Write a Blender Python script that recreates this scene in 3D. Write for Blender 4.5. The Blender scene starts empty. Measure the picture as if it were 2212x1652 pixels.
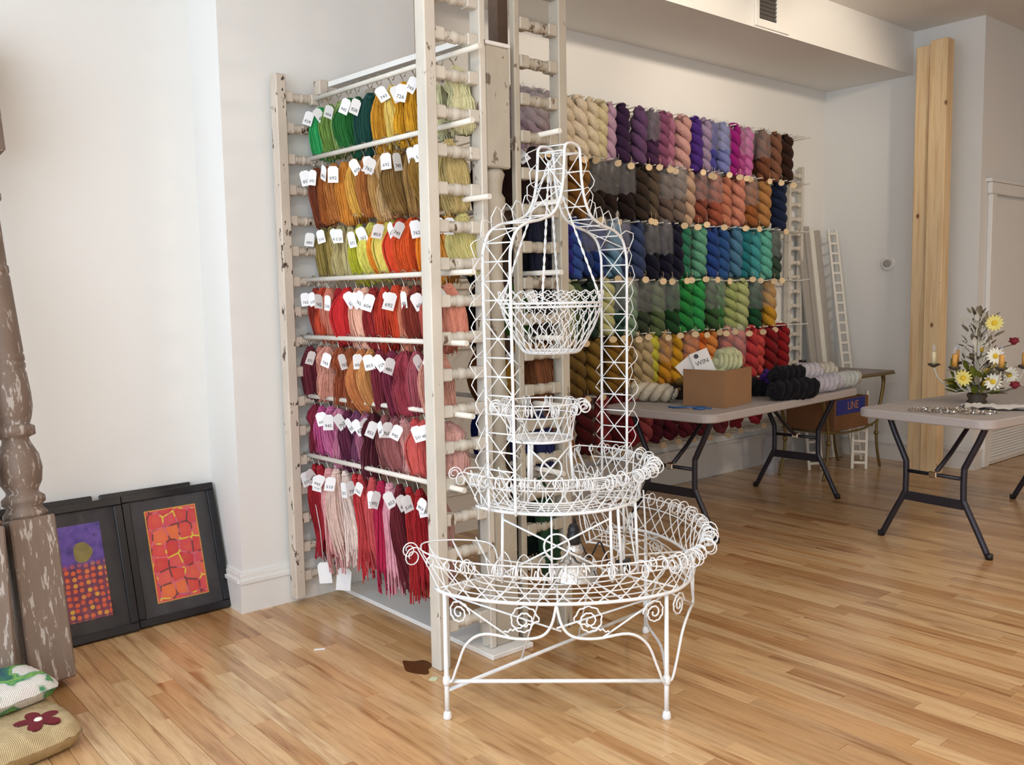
import bpy, bmesh, math, random, colorsys
from mathutils import Vector, Matrix, Euler
sc = bpy.context.scene
COL = sc.collection
PI = math.pi
R_ = math.radians

# ------------------------------------------------------------------ camera
CAM_H = 1.40
def cam_axes(yaw=49.8, pitch=5.4, roll=1.0):
    y, p, r = map(R_, (yaw, pitch, roll))
    fw = Vector((math.cos(y), math.sin(y), 0)); rt = Vector((math.sin(y), -math.cos(y), 0)); up = Vector((0, 0, 1))
    f = fw*math.cos(p) - up*math.sin(p); u = up*math.cos(p) + fw*math.sin(p)
    return rt*math.cos(r) - u*math.sin(r), u*math.cos(r) + rt*math.sin(r), f
ax_r, ax_u, ax_f = cam_axes()
cam_d = bpy.data.cameras.new('camera'); cam = bpy.data.objects.new('camera', cam_d); COL.objects.link(cam)
m = Matrix.Identity(4)
for i in range(3):
    m[i][0] = ax_r[i]; m[i][1] = ax_u[i]; m[i][2] = -ax_f[i]
m[2][3] = CAM_H
cam.matrix_world = m
cam_d.sensor_width = 36; cam_d.lens = 1957/2212*36; cam_d.clip_start = 0.05
sc.camera = cam

# ------------------------------------------------------------------ world, daylight, exposure
w = bpy.data.worlds.new('world'); sc.world = w; w.use_nodes = True
w.node_tree.nodes['Background'].inputs[0].default_value = (0.80, 0.90, 1.0, 1)
w.node_tree.nodes['Background'].inputs[1].default_value = 1.2
def area(name, loc, target, sx, sy, power, color):
    d = bpy.data.lights.new(name, 'AREA'); d.shape = 'RECTANGLE'; d.size = sx; d.size_y = sy
    d.energy = power; d.color = color
    o = bpy.data.objects.new(name, d); COL.objects.link(o); o.location = loc
    o.rotation_euler = (Vector(target)-Vector(loc)).to_track_quat('-Z', 'Y').to_euler()
    return o
# shop-front windows behind and to the left of the photographer, plus added warm ceiling fills
area('daylight_shop_window', (-1.52, 1.35, 1.75), (5, 1.35, 1.55), 4.3, 2.5, 104, (0.76, 0.88, 1.0))
area('daylight_door_window', (-1.52, -2.2, 1.75), (5, -1.6, 1.55), 2.6, 2.5, 66, (0.78, 0.89, 1.0))
area('added_ceiling_fill', (3.4, -1.2, 3.345), (3.4, -1.2, 0), .30, .30, 56, (1.0, 0.86, 0.70))
area('added_ceiling_fill', (.6, .6, 3.345), (.6, .6, 0), .30, .30, 30, (1.0, 0.84, 0.66))
area('added_ceiling_fill', (6.0, -.6, 3.345), (6.0, -.6, 0), .30, .30, 34, (1.0, 0.86, 0.70))  # added to brighten the right side of the shop
# track spotlights that wash the yarn wall
SPOTS = [((4.0, 1.95, 3.26), (4.5, 4.3, 2.35), 86), ((5.55, 1.95, 3.26), (6.0, 4.3, 2.35), 66)]
for pos, tgt, pw in SPOTS:
    d = bpy.data.lights.new('track_spot_light', 'SPOT'); d.energy = pw; d.color = (1.0, .86, .68); d.spot_size = R_(78); d.spot_blend = .7; d.shadow_soft_size = .05
    o = bpy.data.objects.new('track_spot_light', d); COL.objects.link(o); o.location = pos
    o.rotation_euler = (Vector(tgt)-Vector(pos)).to_track_quat('-Z', 'Y').to_euler()
cy = sc.cycles
cy.max_bounces = 7; cy.diffuse_bounces = 3; cy.glossy_bounces = 3; cy.transmission_bounces = 4; cy.transparent_max_bounces = 8
cy.caustics_reflective = False; cy.caustics_refractive = False
cy.use_adaptive_sampling = True; cy.adaptive_threshold = .05; cy.adaptive_min_samples = 12
sc.view_settings.view_transform = 'Standard'; sc.view_settings.look = 'None'
sc.view_settings.gamma = 1; sc.view_settings.use_curve_mapping = False
sc.view_settings.exposure = 0.06

# ------------------------------------------------------------------ materials
def lin(h):
    c = [int(h[i:i+2], 16)/255 for i in (0, 2, 4)]
    return tuple((x/12.92 if x <= .04045 else ((x+.055)/1.055)**2.4) for x in c)
MATS = {}
def new_mat(name):
    mt = bpy.data.materials.new(name); mt.use_nodes = True
    nt = mt.node_tree; b = nt.nodes['Principled BSDF']
    MATS[name] = mt
    return mt, nt, b
def N(nt, t, **kw):
    n = nt.nodes.new(t)
    for k, v in kw.items(): setattr(n, k, v)
    return n
def noise(nt, scale, detail=3, rough=.5, vec=None):
    n = N(nt, 'ShaderNodeTexNoise'); n.inputs['Scale'].default_value = scale
    n.inputs['Detail'].default_value = detail; n.inputs['Roughness'].default_value = rough
    if vec is not None: nt.links.new(vec, n.inputs['Vector'])
    return n
def coords(nt, scale=(1, 1, 1), kind='Object'):
    tc = N(nt, 'ShaderNodeTexCoord'); mp = N(nt, 'ShaderNodeMapping'); mp.inputs['Scale'].default_value = scale
    nt.links.new(tc.outputs[kind], mp.inputs['Vector'])
    return mp.outputs['Vector']
def ramp(nt, fac, stops, interp='LINEAR'):
    r = N(nt, 'ShaderNodeValToRGB'); e = r.color_ramp; e.interpolation = interp
    while len(e.elements) > 1: e.elements.remove(e.elements[-1])
    e.elements[0].position = stops[0][0]; e.elements[0].color = (*stops[0][1], 1)
    for p, c in stops[1:]:
        x = e.elements.new(p); x.color = (*c, 1)
    nt.links.new(fac, r.inputs['Fac'])
    return r.outputs['Color']
def bump(nt, b, height, strength=.2, dist=.01):
    n = N(nt, 'ShaderNodeBump'); n.inputs['Strength'].default_value = strength; n.inputs['Distance'].default_value = dist
    nt.links.new(height, n.inputs['Height']); nt.links.new(n.outputs['Normal'], b.inputs['Normal'])
def mixc(nt, fac, a, b2, mode='MIX'):
    n = N(nt, 'ShaderNodeMix', data_type='RGBA', blend_type=mode)
    if hasattr(fac, 'links') or hasattr(fac, 'is_linked'): nt.links.new(fac, n.inputs[0])
    else: n.inputs[0].default_value = fac
    for s, v in ((6, a), (7, b2)):
        if isinstance(v, tuple): n.inputs[s].default_value = (*v, 1)
        else: nt.links.new(v, n.inputs[s])
    return n.outputs[2]
def simple(name, hexc, rough=.5, metal=0, var=.06, scale=8, bmp=0, bscale=60, spec=.5):
    mt, nt, b = new_mat(name)
    c = lin(hexc)
    v = coords(nt)
    n = noise(nt, scale, 3, .5, v)
    lo = tuple(max(0, x*(1-var)) for x in c); hi = tuple(min(1, x*(1+var)) for x in c)
    nt.links.new(ramp(nt, n.outputs['Fac'], [(.3, lo), (.7, hi)]), b.inputs['Base Color'])
    b.inputs['Roughness'].default_value = rough; b.inputs['Metallic'].default_value = metal
    b.inputs['Specular IOR Level'].default_value = spec
    if bmp: bump(nt, b, noise(nt, bscale, 3, .6, v).outputs['Fac'], bmp, .004)
    return mt
simple('wall_paint', 'eeedea', .75, var=.012, scale=1.2, bmp=.08, bscale=180, spec=.25)
simple('ceiling_paint', 'e9e6e2', .8, var=.012, scale=1.2, spec=.2)
simple('trim_paint', 'f0eeea', .42, var=.02, scale=3)
simple('wire_white', 'eef1f4', .38, var=.05, scale=30, bmp=.12, bscale=160)
simple('white_card', 'f4f4f6', .6, var=.01)
simple('ink', '3c3c44', .6)
simple('hook_metal', 'b9b4aa', .28, metal=1, var=.05)
simple('chrome', 'e4e4e2', .08, metal=1, var=.02)
simple('black_plastic', '17161a', .4, var=.1)
simple('black_frame', '15151a', .33, var=.08)
simple('mat_board', '231d1f', .8, var=.1, scale=20)
simple('grey_plastic', 'b2aaa8', .5, var=.03, scale=40, bmp=.1, bscale=300)
simple('table_leg_metal', '33313a', .38, metal=.4, var=.05)
simple('cardboard', '9a7350', .8, var=.06, scale=6)
simple('cardboard_dark', '7d5636', .8, var=.06, scale=6)
simple('paper', 'e9e7e6', .7, var=.02)
simple('blue_print', '26318c', .6, var=.04)
simple('orange_print', 'c98a4a', .6, var=.04)
simple('bronze', '7c6a3e', .45, metal=.5, var=.12, scale=30)
simple('table_wood_grey', '77685a', .35, var=.12, scale=12)
simple('white_lattice', 'e8e4da', .5, var=.04)
simple('grey_board', 'aaa49c', .6, var=.06, scale=4)
simple('wood_disc', 'd9bf97', .6, var=.1, scale=40)
simple('candle_ivory', 'e8d9b0', .5, var=.03)
simple('candle_honey', 'd59c4c', .5, var=.06)
simple('leaf_grey', '7f7763', .6, var=.2, scale=30)
simple('leaf_green', '6f7420', .6, var=.25, scale=30)
simple('leaf_dark', '4b3f33', .6, var=.2, scale=30)
simple('petal_white', 'eceadb', .6, var=.04)
simple('petal_yellow', 'e6d878', .6, var=.06)
simple('daisy_eye', 'e2bd2a', .7, var=.08)
simple('rose_red', '7c1626', .6, var=.15, scale=40)
simple('iron_white', 'cfc9bc', .5, var=.08, scale=40)
simple('blue_handle', '31619a', .4, var=.05)
simple('sock_blue', '26306e', .9)
simple('dark_tray', '2a1d18', .6, var=.1)
simple('vent_dark', '55504c', .6, var=.05)
simple('hinge_brass', 'a08a56', .35, metal=.8)
simple('mint_note', 'd4dcb8', .8)
simple('stain_brown', '5a3312', .35, var=.2, scale=40)
simple('gold_edge', 'd9962a', .4, var=.05)
simple('brown_post_wood', '5f4c3e', .7, var=.2, scale=14)

def fibre(name, usecolor=True, hexc='ffffff'):
    mt, nt, b = new_mat(name)
    v = coords(nt, (120, 120, 10))
    n = noise(nt, 3.0, 4, .65, v)
    oi = N(nt, 'ShaderNodeObjectInfo')
    dark = mixc(nt, 1.0, oi.outputs['Color'], (.60, .58, .58), 'MULTIPLY')
    fac = ramp(nt, n.outputs['Fac'], [(.34, (0, 0, 0)), (.58, (1, 1, 1))])
    col = mixc(nt, fac, dark, oi.outputs['Color'])
    nt.links.new(col, b.inputs['Base Color'])
    b.inputs['Roughness'].default_value = .92; b.inputs['Specular IOR Level'].default_value = .12
    b.inputs['Sheen Weight'].default_value = .06; b.inputs['Sheen Roughness'].default_value = .6
    bump(nt, b, n.outputs['Fac'], .7, .006)
    return mt
fibre('yarn')

def chippy(name, base, chip, thr=.66, scl=(14, 14, 6)):
    mt, nt, b = new_mat(name)
    oi = N(nt, 'ShaderNodeObjectInfo')
    tc = N(nt, 'ShaderNodeTexCoord')
    add = N(nt, 'ShaderNodeVectorMath', operation='ADD')
    sc_ = N(nt, 'ShaderNodeVectorMath', operation='SCALE'); sc_.inputs['Scale'].default_value = 37
    comb = N(nt, 'ShaderNodeCombineXYZ')
    for i in range(3): nt.links.new(oi.outputs['Random'], comb.inputs[i])
    nt.links.new(comb.outputs[0], sc_.inputs[0]); nt.links.new(tc.outputs['Object'], add.inputs[0]); nt.links.new(sc_.outputs[0], add.inputs[1])
    mp = N(nt, 'ShaderNodeMapping'); mp.inputs['Scale'].default_value = scl; nt.links.new(add.outputs[0], mp.inputs['Vector'])
    n1 = noise(nt, 1.6, 5, .62, mp.outputs[0])
    n2 = noise(nt, .8, 3, .5, mp.outputs[0])
    c = lin(base)
    tone = ramp(nt, n2.outputs['Fac'], [(.3, tuple(x*.86 for x in c)), (.7, c)])
    mask = ramp(nt, n1.outputs['Fac'], [(thr, (0, 0, 0)), (thr+.025, (1, 1, 1))])
    nt.links.new(mixc(nt, mask, tone, lin(chip)), b.inputs['Base Color'])
    b.inputs['Roughness'].default_value = .55
    bump(nt, b, n1.outputs['Fac'], .25, .004)
    return mt
chippy('chippy_white', 'd9d2c6', '6e5848', .645)
chippy('chippy_worn', 'd8cbbc', '4a372a', .60)
chippy('chippy_newel', 'bdb4a4', '77675a', .62)
chippy('dowel_white', 'f0ece2', 'c8bfae', .70)
chippy('weathered_pillar', '806d60', 'b3a8a0', .575, (48, 48, 9))

def pine():
    mt, nt, b = new_mat('pine')
    v = coords(nt, (22, 22, 1.2))
    n = noise(nt, 1.5, 4, .6, v)
    base = ramp(nt, n.outputs['Fac'], [(.3, lin('dcb684')), (.55, lin('f0d4a8')), (.75, lin('e6c492'))])
    vo = N(nt, 'ShaderNodeTexVoronoi'); vo.inputs['Scale'].default_value = 4.6
    nt.links.new(coords(nt, (1.6, 1.6, 1)), vo.inputs['Vector'])
    k = ramp(nt, vo.outputs['Distance'], [(.05, (1, 1, 1)), (.12, (0, 0, 0))])
    nt.links.new(mixc(nt, k, base, lin('7a4a28')), b.inputs['Base Color'])
    b.inputs['Roughness'].default_value = .6
pine()

def floor_mat():
    mt, nt, b = new_mat('oak_plank')
    oi = N(nt, 'ShaderNodeObjectInfo'); ge = N(nt, 'ShaderNodeNewGeometry'); tc = N(nt, 'ShaderNodeTexCoord')
    ad = N(nt, 'ShaderNodeMath', operation='ADD'); nt.links.new(oi.outputs['Random'], ad.inputs[0]); nt.links.new(ge.outputs['Random Per Island'], ad.inputs[1])
    fr = N(nt, 'ShaderNodeMath', operation='FRACT'); nt.links.new(ad.outputs[0], fr.inputs[0])
    rnd = fr.outputs[0]
    comb = N(nt, 'ShaderNodeCombineXYZ')
    for i in range(3): nt.links.new(rnd, comb.inputs[i])
    s = N(nt, 'ShaderNodeVectorMath', operation='SCALE'); s.inputs['Scale'].default_value = 53; nt.links.new(comb.outputs[0], s.inputs[0])
    av = N(nt, 'ShaderNodeVectorMath', operation='ADD'); nt.links.new(tc.outputs['Object'], av.inputs[0]); nt.links.new(s.outputs[0], av.inputs[1])
    mp = N(nt, 'ShaderNodeMapping'); mp.inputs['Scale'].default_value = (30, 2.2, 30); nt.links.new(av.outputs[0], mp.inputs['Vector'])
    mp2 = N(nt, 'ShaderNodeMapping'); mp2.inputs['Scale'].default_value = (16, 1.4, 16); nt.links.new(av.outputs[0], mp2.inputs['Vector'])
    g = noise(nt, 1.6, 5, .62, mp.outputs[0]); big = noise(nt, 1.3, 3, .55, mp2.outputs[0])
    tone = ramp(nt, rnd, [(0, lin('bc9163')), (.25, lin('d0a878')), (.5, lin('dcb88a')), (.72, lin('cda06e')), (.86, lin('b08254')), (1, lin('e0c094'))])
    grain = ramp(nt, g.outputs['Fac'], [(.32, (.62, .53, .45)), (.56, (1, 1, 1))])
    c1 = mixc(nt, .65, tone, grain, 'MULTIPLY')
    streak = ramp(nt, big.outputs['Fac'], [(.57, (0, 0, 0)), (.72, (1, 1, 1))])
    c2 = mixc(nt, streak, c1, mixc(nt, 1.0, c1, (.55, .40, .28), 'MULTIPLY'))
    nt.links.new(c2, b.inputs['Base Color'])
    b.inputs['Roughness'].default_value = .26; b.inputs['Coat Weight'].default_value = .25; b.inputs['Coat Roughness'].default_value = .18
    bump(nt, b, g.outputs['Fac'], .05, .002)
floor_mat()
simple('subfloor', '5a3d22', .9)

def glassy(name, tint, alpha, rough=.1, bm=.3):
    mt, nt, b = new_mat(name)
    out = nt.nodes['Material Output']
    tr = N(nt, 'ShaderNodeBsdfTransparent'); tr.inputs[0].default_value = (*tint, 1)
    b.inputs['Base Color'].default_value = (.75, .75, .78, 1); b.inputs['Roughness'].default_value = rough
    mx = N(nt, 'ShaderNodeMixShader')
    n = noise(nt, 14, 2, .5, coords(nt, (1, 1, .35)))
    r = N(nt, 'ShaderNodeMapRange'); r.inputs[1].default_value = .35; r.inputs[2].default_value = .7
    r.inputs[3].default_value = alpha*.6; r.inputs[4].default_value = alpha*1.3
    nt.links.new(n.outputs['Fac'], r.inputs[0]); nt.links.new(r.outputs[0], mx.inputs[0])
    nt.links.new(tr.outputs[0], mx.inputs[1]); nt.links.new(b.outputs[0], mx.inputs[2]); nt.links.new(mx.outputs[0], out.inputs[0])
    if bm: bump(nt, b, n.outputs['Fac'], bm, .01)
glassy('plastic_bag', (.97, .97, .98), .13, .30)
glassy('picture_glass', (.99, .99, .99), .03, .05, 0)
glassy('bulb_glass', (.95, .97, 1), .25, .05, 0)

def N_sep(nt, col):
    s = N(nt, 'ShaderNodeSeparateColor'); nt.links.new(col, s.inputs[0]); return s.outputs[0]
def flat_xz(nt):
    s = N(nt, 'ShaderNodeSeparateXYZ'); nt.links.new(coords(nt), s.inputs[0])
    c = N(nt, 'ShaderNodeCombineXYZ'); nt.links.new(s.outputs[0], c.inputs[0]); nt.links.new(s.outputs[2], c.inputs[1])
    return c.outputs[0], s.outputs[2]
def vor(nt, vec, scale, rnd, feature='F1'):
    q = N(nt, 'ShaderNodeTexVoronoi', feature=feature, voronoi_dimensions='2D'); q.inputs['Scale'].default_value = scale
    q.inputs['Randomness'].default_value = rnd; nt.links.new(vec, q.inputs['Vector']); return q
def art_red():
    mt, nt, b = new_mat('print_red_fruit')
    v, z = flat_xz(nt)
    e = vor(nt, v, 16.5, .5, 'DISTANCE_TO_EDGE'); f = vor(nt, v, 16.5, .5)
    cell = ramp(nt, N_sep(nt, f.outputs['Color']), [(.1, lin('d2202c')), (.45, lin('e03a30')), (.7, lin('dc3c50')), (.95, lin('ee6a26'))])
    hl = ramp(nt, f.outputs['Distance'], [(.0, (.05, .04, .0)), (.40, (0, 0, 0))])
    c = mixc(nt, 1.0, cell, hl, 'ADD')
    n = noise(nt, 16, 2, .5, v)
    gapc = ramp(nt, n.outputs['Fac'], [(.44, lin('5a1a20')), (.50, lin('d8607c')), (.585, lin('e0606a')), (.60, lin('e2d02a'))])
    edge = ramp(nt, e.outputs['Distance'], [(.03, (1, 1, 1)), (.075, (0, 0, 0))])
    nt.links.new(mixc(nt, edge, c, gapc), b.inputs['Base Color']); b.inputs['Roughness'].default_value = .5
art_red()
def art_purple():
    mt, nt, b = new_mat('print_purple_dots')
    v, z = flat_xz(nt)
    n = noise(nt, 22, 3, .5, v)
    sky = ramp(nt, n.outputs['Fac'], [(.35, lin('3a1f86')), (.6, lin('6a44b0')), (.75, lin('2a1a5a'))])
    low = ramp(nt, n.outputs['Fac'], [(.35, lin('5a1a4a')), (.6, lin('8a2a4a')), (.75, lin('3a1a6a'))])
    zf = ramp(nt, z, [(.30, (1, 1, 1)), (.335, (0, 0, 0))])
    bg = mixc(nt, zf, sky, low)
    f = vor(nt, v, 38, .3)
    d = ramp(nt, f.outputs['Distance'], [(.30, (1, 1, 1)), (.40, (0, 0, 0))])
    dm = mixc(nt, 1.0, d, zf, 'MULTIPLY')
    dc = ramp(nt, N_sep(nt, f.outputs['Color']), [(.2, lin('e2532a')), (.7, lin('ee6a2a')), (.95, lin('e6b02a'))])
    nt.links.new(mixc(nt, dm, bg, dc), b.inputs['Base Color']); b.inputs['Roughness'].default_value = .5
art_purple()
simple('olive_gourd', '8c7c30', .5, var=.3, scale=30)
def needlepoint(name, stops, scale):
    mt, nt, b = new_mat(name)
    v = coords(nt); n = noise(nt, scale, 2, .5, v)
    nt.links.new(ramp(nt, n.outputs['Fac'], [(p, lin(c)) for p, c in stops]), b.inputs['Base Color'])
    wv = N(nt, 'ShaderNodeTexWave'); wv.inputs['Scale'].default_value = 60; nt.links.new(v, wv.inputs['Vector'])
    bump(nt, b, wv.outputs['Fac'], .5, .004); b.inputs['Roughness'].default_value = .95
needlepoint('needlepoint_green', [(.36, '2c5a66'), (.44, '3a7a5a'), (.50, '8ab858'), (.54, '3c8a5e'), (.58, 'dcd8d0'), (.68, 'e4dcd6')], 9)
needlepoint('needlepoint_beige', [(.3, 'a8916c'), (.5, 'c4ae86'), (.7, 'b8a27a')], 14)
simple('needlepoint_red', '6a1420', .95, bmp=.5, bscale=300)
simple('needlepoint_bright_red', 'a01c24', .95, bmp=.5, bscale=300)

# ------------------------------------------------------------------ mesh builder
class MB:
    def __init__(s): s.v = []; s.f = []; s.sm = []
    def add(s, vs, fs, smooth=False):
        o = len(s.v); s.v += [tuple(x) for x in vs]
        for f in fs: s.f.append([i+o for i in f]); s.sm.append(smooth)
        return s
    def box(s, x0, x1, y0, y1, z0, z1):
        return s.add([(x0,y0,z0),(x1,y0,z0),(x1,y1,z0),(x0,y1,z0),(x0,y0,z1),(x1,y0,z1),(x1,y1,z1),(x0,y1,z1)],
                     [(3,2,1,0),(4,5,6,7),(0,1,5,4),(1,2,6,5),(2,3,7,6),(3,0,4,7)])
    def bbox(s, x0, x1, y0, y1, z0, z1, b=.004, seg=1):
        # box with bevelled edges
        bm = bmesh.new(); bmesh.ops.create_cube(bm, size=1)
        for v in bm.verts: v.co = ((x0+x1)/2+v.co.x*(x1-x0), (y0+y1)/2+v.co.y*(y1-y0), (z0+z1)/2+v.co.z*(z1-z0))
        bmesh.ops.bevel(bm, geom=bm.edges[:], offset=b, segments=seg, affect='EDGES', profile=.5)
        bm.verts.index_update()
        s.add([v.co[:] for v in bm.verts], [[v.index for v in f.verts] for f in bm.faces])
        bm.free(); return s
    def tube(s, pts, r, n=6, closed=False, cap=True):
        pts = [Vector(p) for p in pts]; L = len(pts)
        rr = r if isinstance(r, (list, tuple)) else [r]*L
        T = []
        for i in range(L):
            if closed: t = pts[(i+1) % L]-pts[i-1]
            else: t = pts[min(i+1, L-1)]-pts[max(i-1, 0)]
            T.append(t.normalized() if t.length > 1e-9 else Vector((0, 0, 1)))
        up = Vector((0, 0, 1)) if abs(T[0].z) < .9 else Vector((1, 0, 0))
        nrm = (up - T[0]*up.dot(T[0])).normalized()
        vs = []
        for i in range(L):
            nrm = nrm - T[i]*nrm.dot(T[i])
            if nrm.length < 1e-6: nrm = T[i].orthogonal()
            nrm.normalize(); bn = T[i].cross(nrm)
            for k in range(n):
                a = 2*PI*k/n
                vs.append(pts[i] + nrm*(math.cos(a)*rr[i]) + bn*(math.sin(a)*rr[i]))
        fs = []
        for i in range(L if closed else L-1):
            j = (i+1) % L
            for k in range(n):
                k2 = (k+1) % n
                fs.append((i*n+k, i*n+k2, j*n+k2, j*n+k))
        s.add(vs, fs, True)
        if cap and not closed:
            o = len(s.v)-len(vs)
            s.f.append([o+k for k in range(n)][::-1]); s.sm.append(False)
            s.f.append([o+(L-1)*n+k for k in range(n)]); s.sm.append(False)
        return s
    def lathe(s, prof, n=16, axis='z', c=(0, 0, 0), cap=True):
        vs = []
        for r, h in prof:
            for k in range(n):
                a = 2*PI*k/n; x, y = r*math.cos(a), r*math.sin(a)
                p = {'z': (x, y, h), 'x': (h, x, y), 'y': (y, h, x)}[axis]
                vs.append((p[0]+c[0], p[1]+c[1], p[2]+c[2]))
        fs = []
        for i in range(len(prof)-1):
            for k in range(n):
                k2 = (k+1) % n; fs.append((i*n+k, i*n+k2, (i+1)*n+k2, (i+1)*n+k))
        s.add(vs, fs, True)
        if cap:
            o = len(s.v)-len(vs)
            s.f.append([o+k for k in range(n)][::-1]); s.sm.append(False)
            s.f.append([o+(len(prof)-1)*n+k for k in range(n)]); s.sm.append(False)
        return s
    def prism(s, poly, z0, z1, plane='xy'):
        n = len(poly)
        def P(p, z): return {'xy': (p[0], p[1], z), 'xz': (p[0], z, p[1]), 'yz': (z, p[0], p[1])}[plane]
        vs = [P(p, z0) for p in poly]+[P(p, z1) for p in poly]
        fs = [list(range(n))[::-1], list(range(n, 2*n))]+[(i, (i+1) % n, n+(i+1) % n, n+i) for i in range(n)]
        return s.add(vs, fs)
    def xf(s, M):
        s.v = [tuple(M @ Vector(p)) for p in s.v]; return s
    def mesh(s, name, mat):
        me = bpy.data.meshes.new(name); me.from_pydata(s.v, [], s.f)
        me.polygons.foreach_set('use_smooth', s.sm)
        if mat: me.materials.append(MATS[mat])
        me.update(); return me

def inst(name, me, parent=None, loc=(0, 0, 0), rot=(0, 0, 0), scale=None, color=None):
    o = bpy.data.objects.new(name, me); COL.objects.link(o)
    if parent is not None: o.parent = parent
    o.location = loc; o.rotation_euler = rot
    if scale is not None: o.scale = scale if hasattr(scale, '__len__') else (scale,)*3
    if color is not None: o.color = (*color, 1)
    return o
def part(name, mb, mat, parent=None, loc=(0, 0, 0), rot=(0, 0, 0), color=None):
    return inst(name, mb.mesh(name, mat), parent, loc, rot, None, color)
def tag(o, label, cat, group=None):
    o['label'] = label; o['category'] = cat
    if group: o['group'] = group
    return o
def thing(name, label, cat, loc=(0, 0, 0), rotz=0, group=None):
    o = bpy.data.objects.new(name, None); COL.objects.link(o); o.location = loc; o.rotation_euler = (0, 0, rotz)
    o.empty_display_size = .05
    return tag(o, label, cat, group)
def struct(name, mb, mat):
    o = part(name, mb, mat); o['kind'] = 'structure'; return o
def text_mesh(s, size, mat, depth=.0006):
    c = bpy.data.curves.new('txt', 'FONT'); c.body = s; c.size = size; c.align_x = 'CENTER'; c.align_y = 'CENTER'
    c.resolution_u = 2; c.extrude = depth/2
    o = bpy.data.objects.new('txt', c); COL.objects.link(o)
    bpy.context.view_layer.update()
    me = bpy.data.meshes.new_from_object(o); me.name = 'lettering'
    COL.objects.unlink(o); bpy.data.objects.remove(o); bpy.data.curves.remove(c)
    me.materials.clear(); me.materials.append(MATS[mat]); return me
ORD = ['first','second','third','fourth','fifth','sixth','seventh','eighth','ninth','tenth','eleventh','twelfth','thirteenth','fourteenth','fifteenth','sixteenth','seventeenth','eighteenth','nineteenth','twentieth']+['twenty-'+x for x in ('first','second','third','fourth','fifth','sixth','seventh','eighth','ninth')]
def colour_name(h):
    r, g, b = [int(h[i:i+2], 16)/255 for i in (0, 2, 4)]
    H, S, V = colorsys.rgb_to_hsv(r, g, b); H *= 360
    if V < .18: return 'near-black'
    if S < .14: return 'off-white' if V > .8 else ('grey' if V < .55 else 'pale grey')
    if S < .30 and V > .75: base = 'cream' if 25 < H < 75 else ('pale pink' if H < 25 or H > 300 else ('pale green' if H < 170 else 'lilac'))
    elif 14 <= H < 48 and V < .62: base = 'brown'
    elif H < 14 or H >= 345: base = 'red' if S > .6 else ('rose' if S > .3 else 'dusty pink')
    elif H < 30: base = 'orange' if S > .6 else 'peach'
    elif H < 50: base = 'golden' if S > .55 else 'tan'
    elif H < 68: base = 'yellow' if V > .6 else 'olive'
    elif H < 165: base = 'green'
    elif H < 195: base = 'teal'
    elif H < 245: base = 'blue'
    elif H < 290: base = 'purple'
    else: base = 'magenta' if S > .5 else 'mauve'
    if base in ('cream', 'pale pink', 'pale green', 'lilac'): return base
    return ('dark ' if V < .42 else ('light ' if V > .82 and S < .5 else ''))+base
def smooth_curve(pts, n=6, closed=False):
    # Catmull-Rom through the points
    P = [Vector(p) for p in pts]; out = []; L = len(P)
    rng = range(L if closed else L-1)
    for i in rng:
        if closed: p0, p1, p2, p3 = P[i-1], P[i], P[(i+1) % L], P[(i+2) % L]
        else: p0, p1, p2, p3 = P[max(i-1, 0)], P[i], P[i+1], P[min(i+2, L-1)]
        for k in range(n):
            t = k/n
            out.append(.5*((2*p1)+(p2-p0)*t+(2*p0-5*p1+4*p2-p3)*t*t+(3*p1-p0-3*p2+p3)*t**3))
    if not closed: out.append(P[-1])
    return out
# ================================================================== the room
CEIL = 3.42
XW, XF = -1.6, 7.2          # shop-front wall, far wall
YL, YP, YB, YR = 4.15, 3.84, 4.30, -4.2   # left wall, pilaster face, yarn wall, right wall
PX0, PX1 = 1.634, 2.65      # pilaster
struct('wall_left', MB().box(XW, PX0, YL, YL+.15, 0, CEIL), 'wall_paint')
struct('wall_pilaster', MB().box(PX0, PX1, YP, YB+.15, 0, CEIL), 'wall_paint')
struct('wall_back', MB().box(PX1, XF, YB, YB+.15, 0, CEIL), 'wall_paint')
struct('wall_far', MB().box(XF, XF+.15, 3.0, YB+.15, 0, CEIL), 'wall_paint')
struct('wall_return', MB().box(XF+.15, 11.0, 3.0, 3.15, 0, CEIL), 'wall_paint')
struct('wall_end', MB().box(11.0, 11.15, YR, 3.15, 0, CEIL), 'wall_paint')
struct('wall_right', MB().box(XW, 11.0, YR-.15, YR, 0, CEIL), 'wall_paint')
mb = MB()
WINS = [(-3.55, -.85), (-.75, 3.5)]
mb.box(XW-.15, XW, YR-.15, -3.55, 0, CEIL).box(XW-.15, XW, 3.5, YL+.15, 0, CEIL)
mb.box(XW-.15, XW, -.85, -.75, 0, CEIL).box(XW-.15, XW, -3.55, 3.5, 0, .5).box(XW-.15, XW, -3.55, 3.5, 3.0, CEIL)
struct('wall_front', mb, 'wall_paint')
for i, (a, b) in enumerate(WINS):
    wobj = struct('window_%d' % (i+1), MB().box(XW-.1, XW-.05, a, b, .5, .56).box(XW-.1, XW-.05, a, b, 2.94, 3.0).box(XW-.1, XW-.05, a, a+.06, .56, 2.94).box(XW-.1, XW-.05, b-.06, b, .56, 2.94), 'trim_paint')
struct('ceiling', MB().box(XW-.15, 11.15, YR-.15, YB+.15, CEIL, CEIL+.15), 'ceiling_paint')
struct('ceiling_soffit', MB().box(PX1, XF, 3.54, YB, 3.09, CEIL), 'wall_paint')

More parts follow.
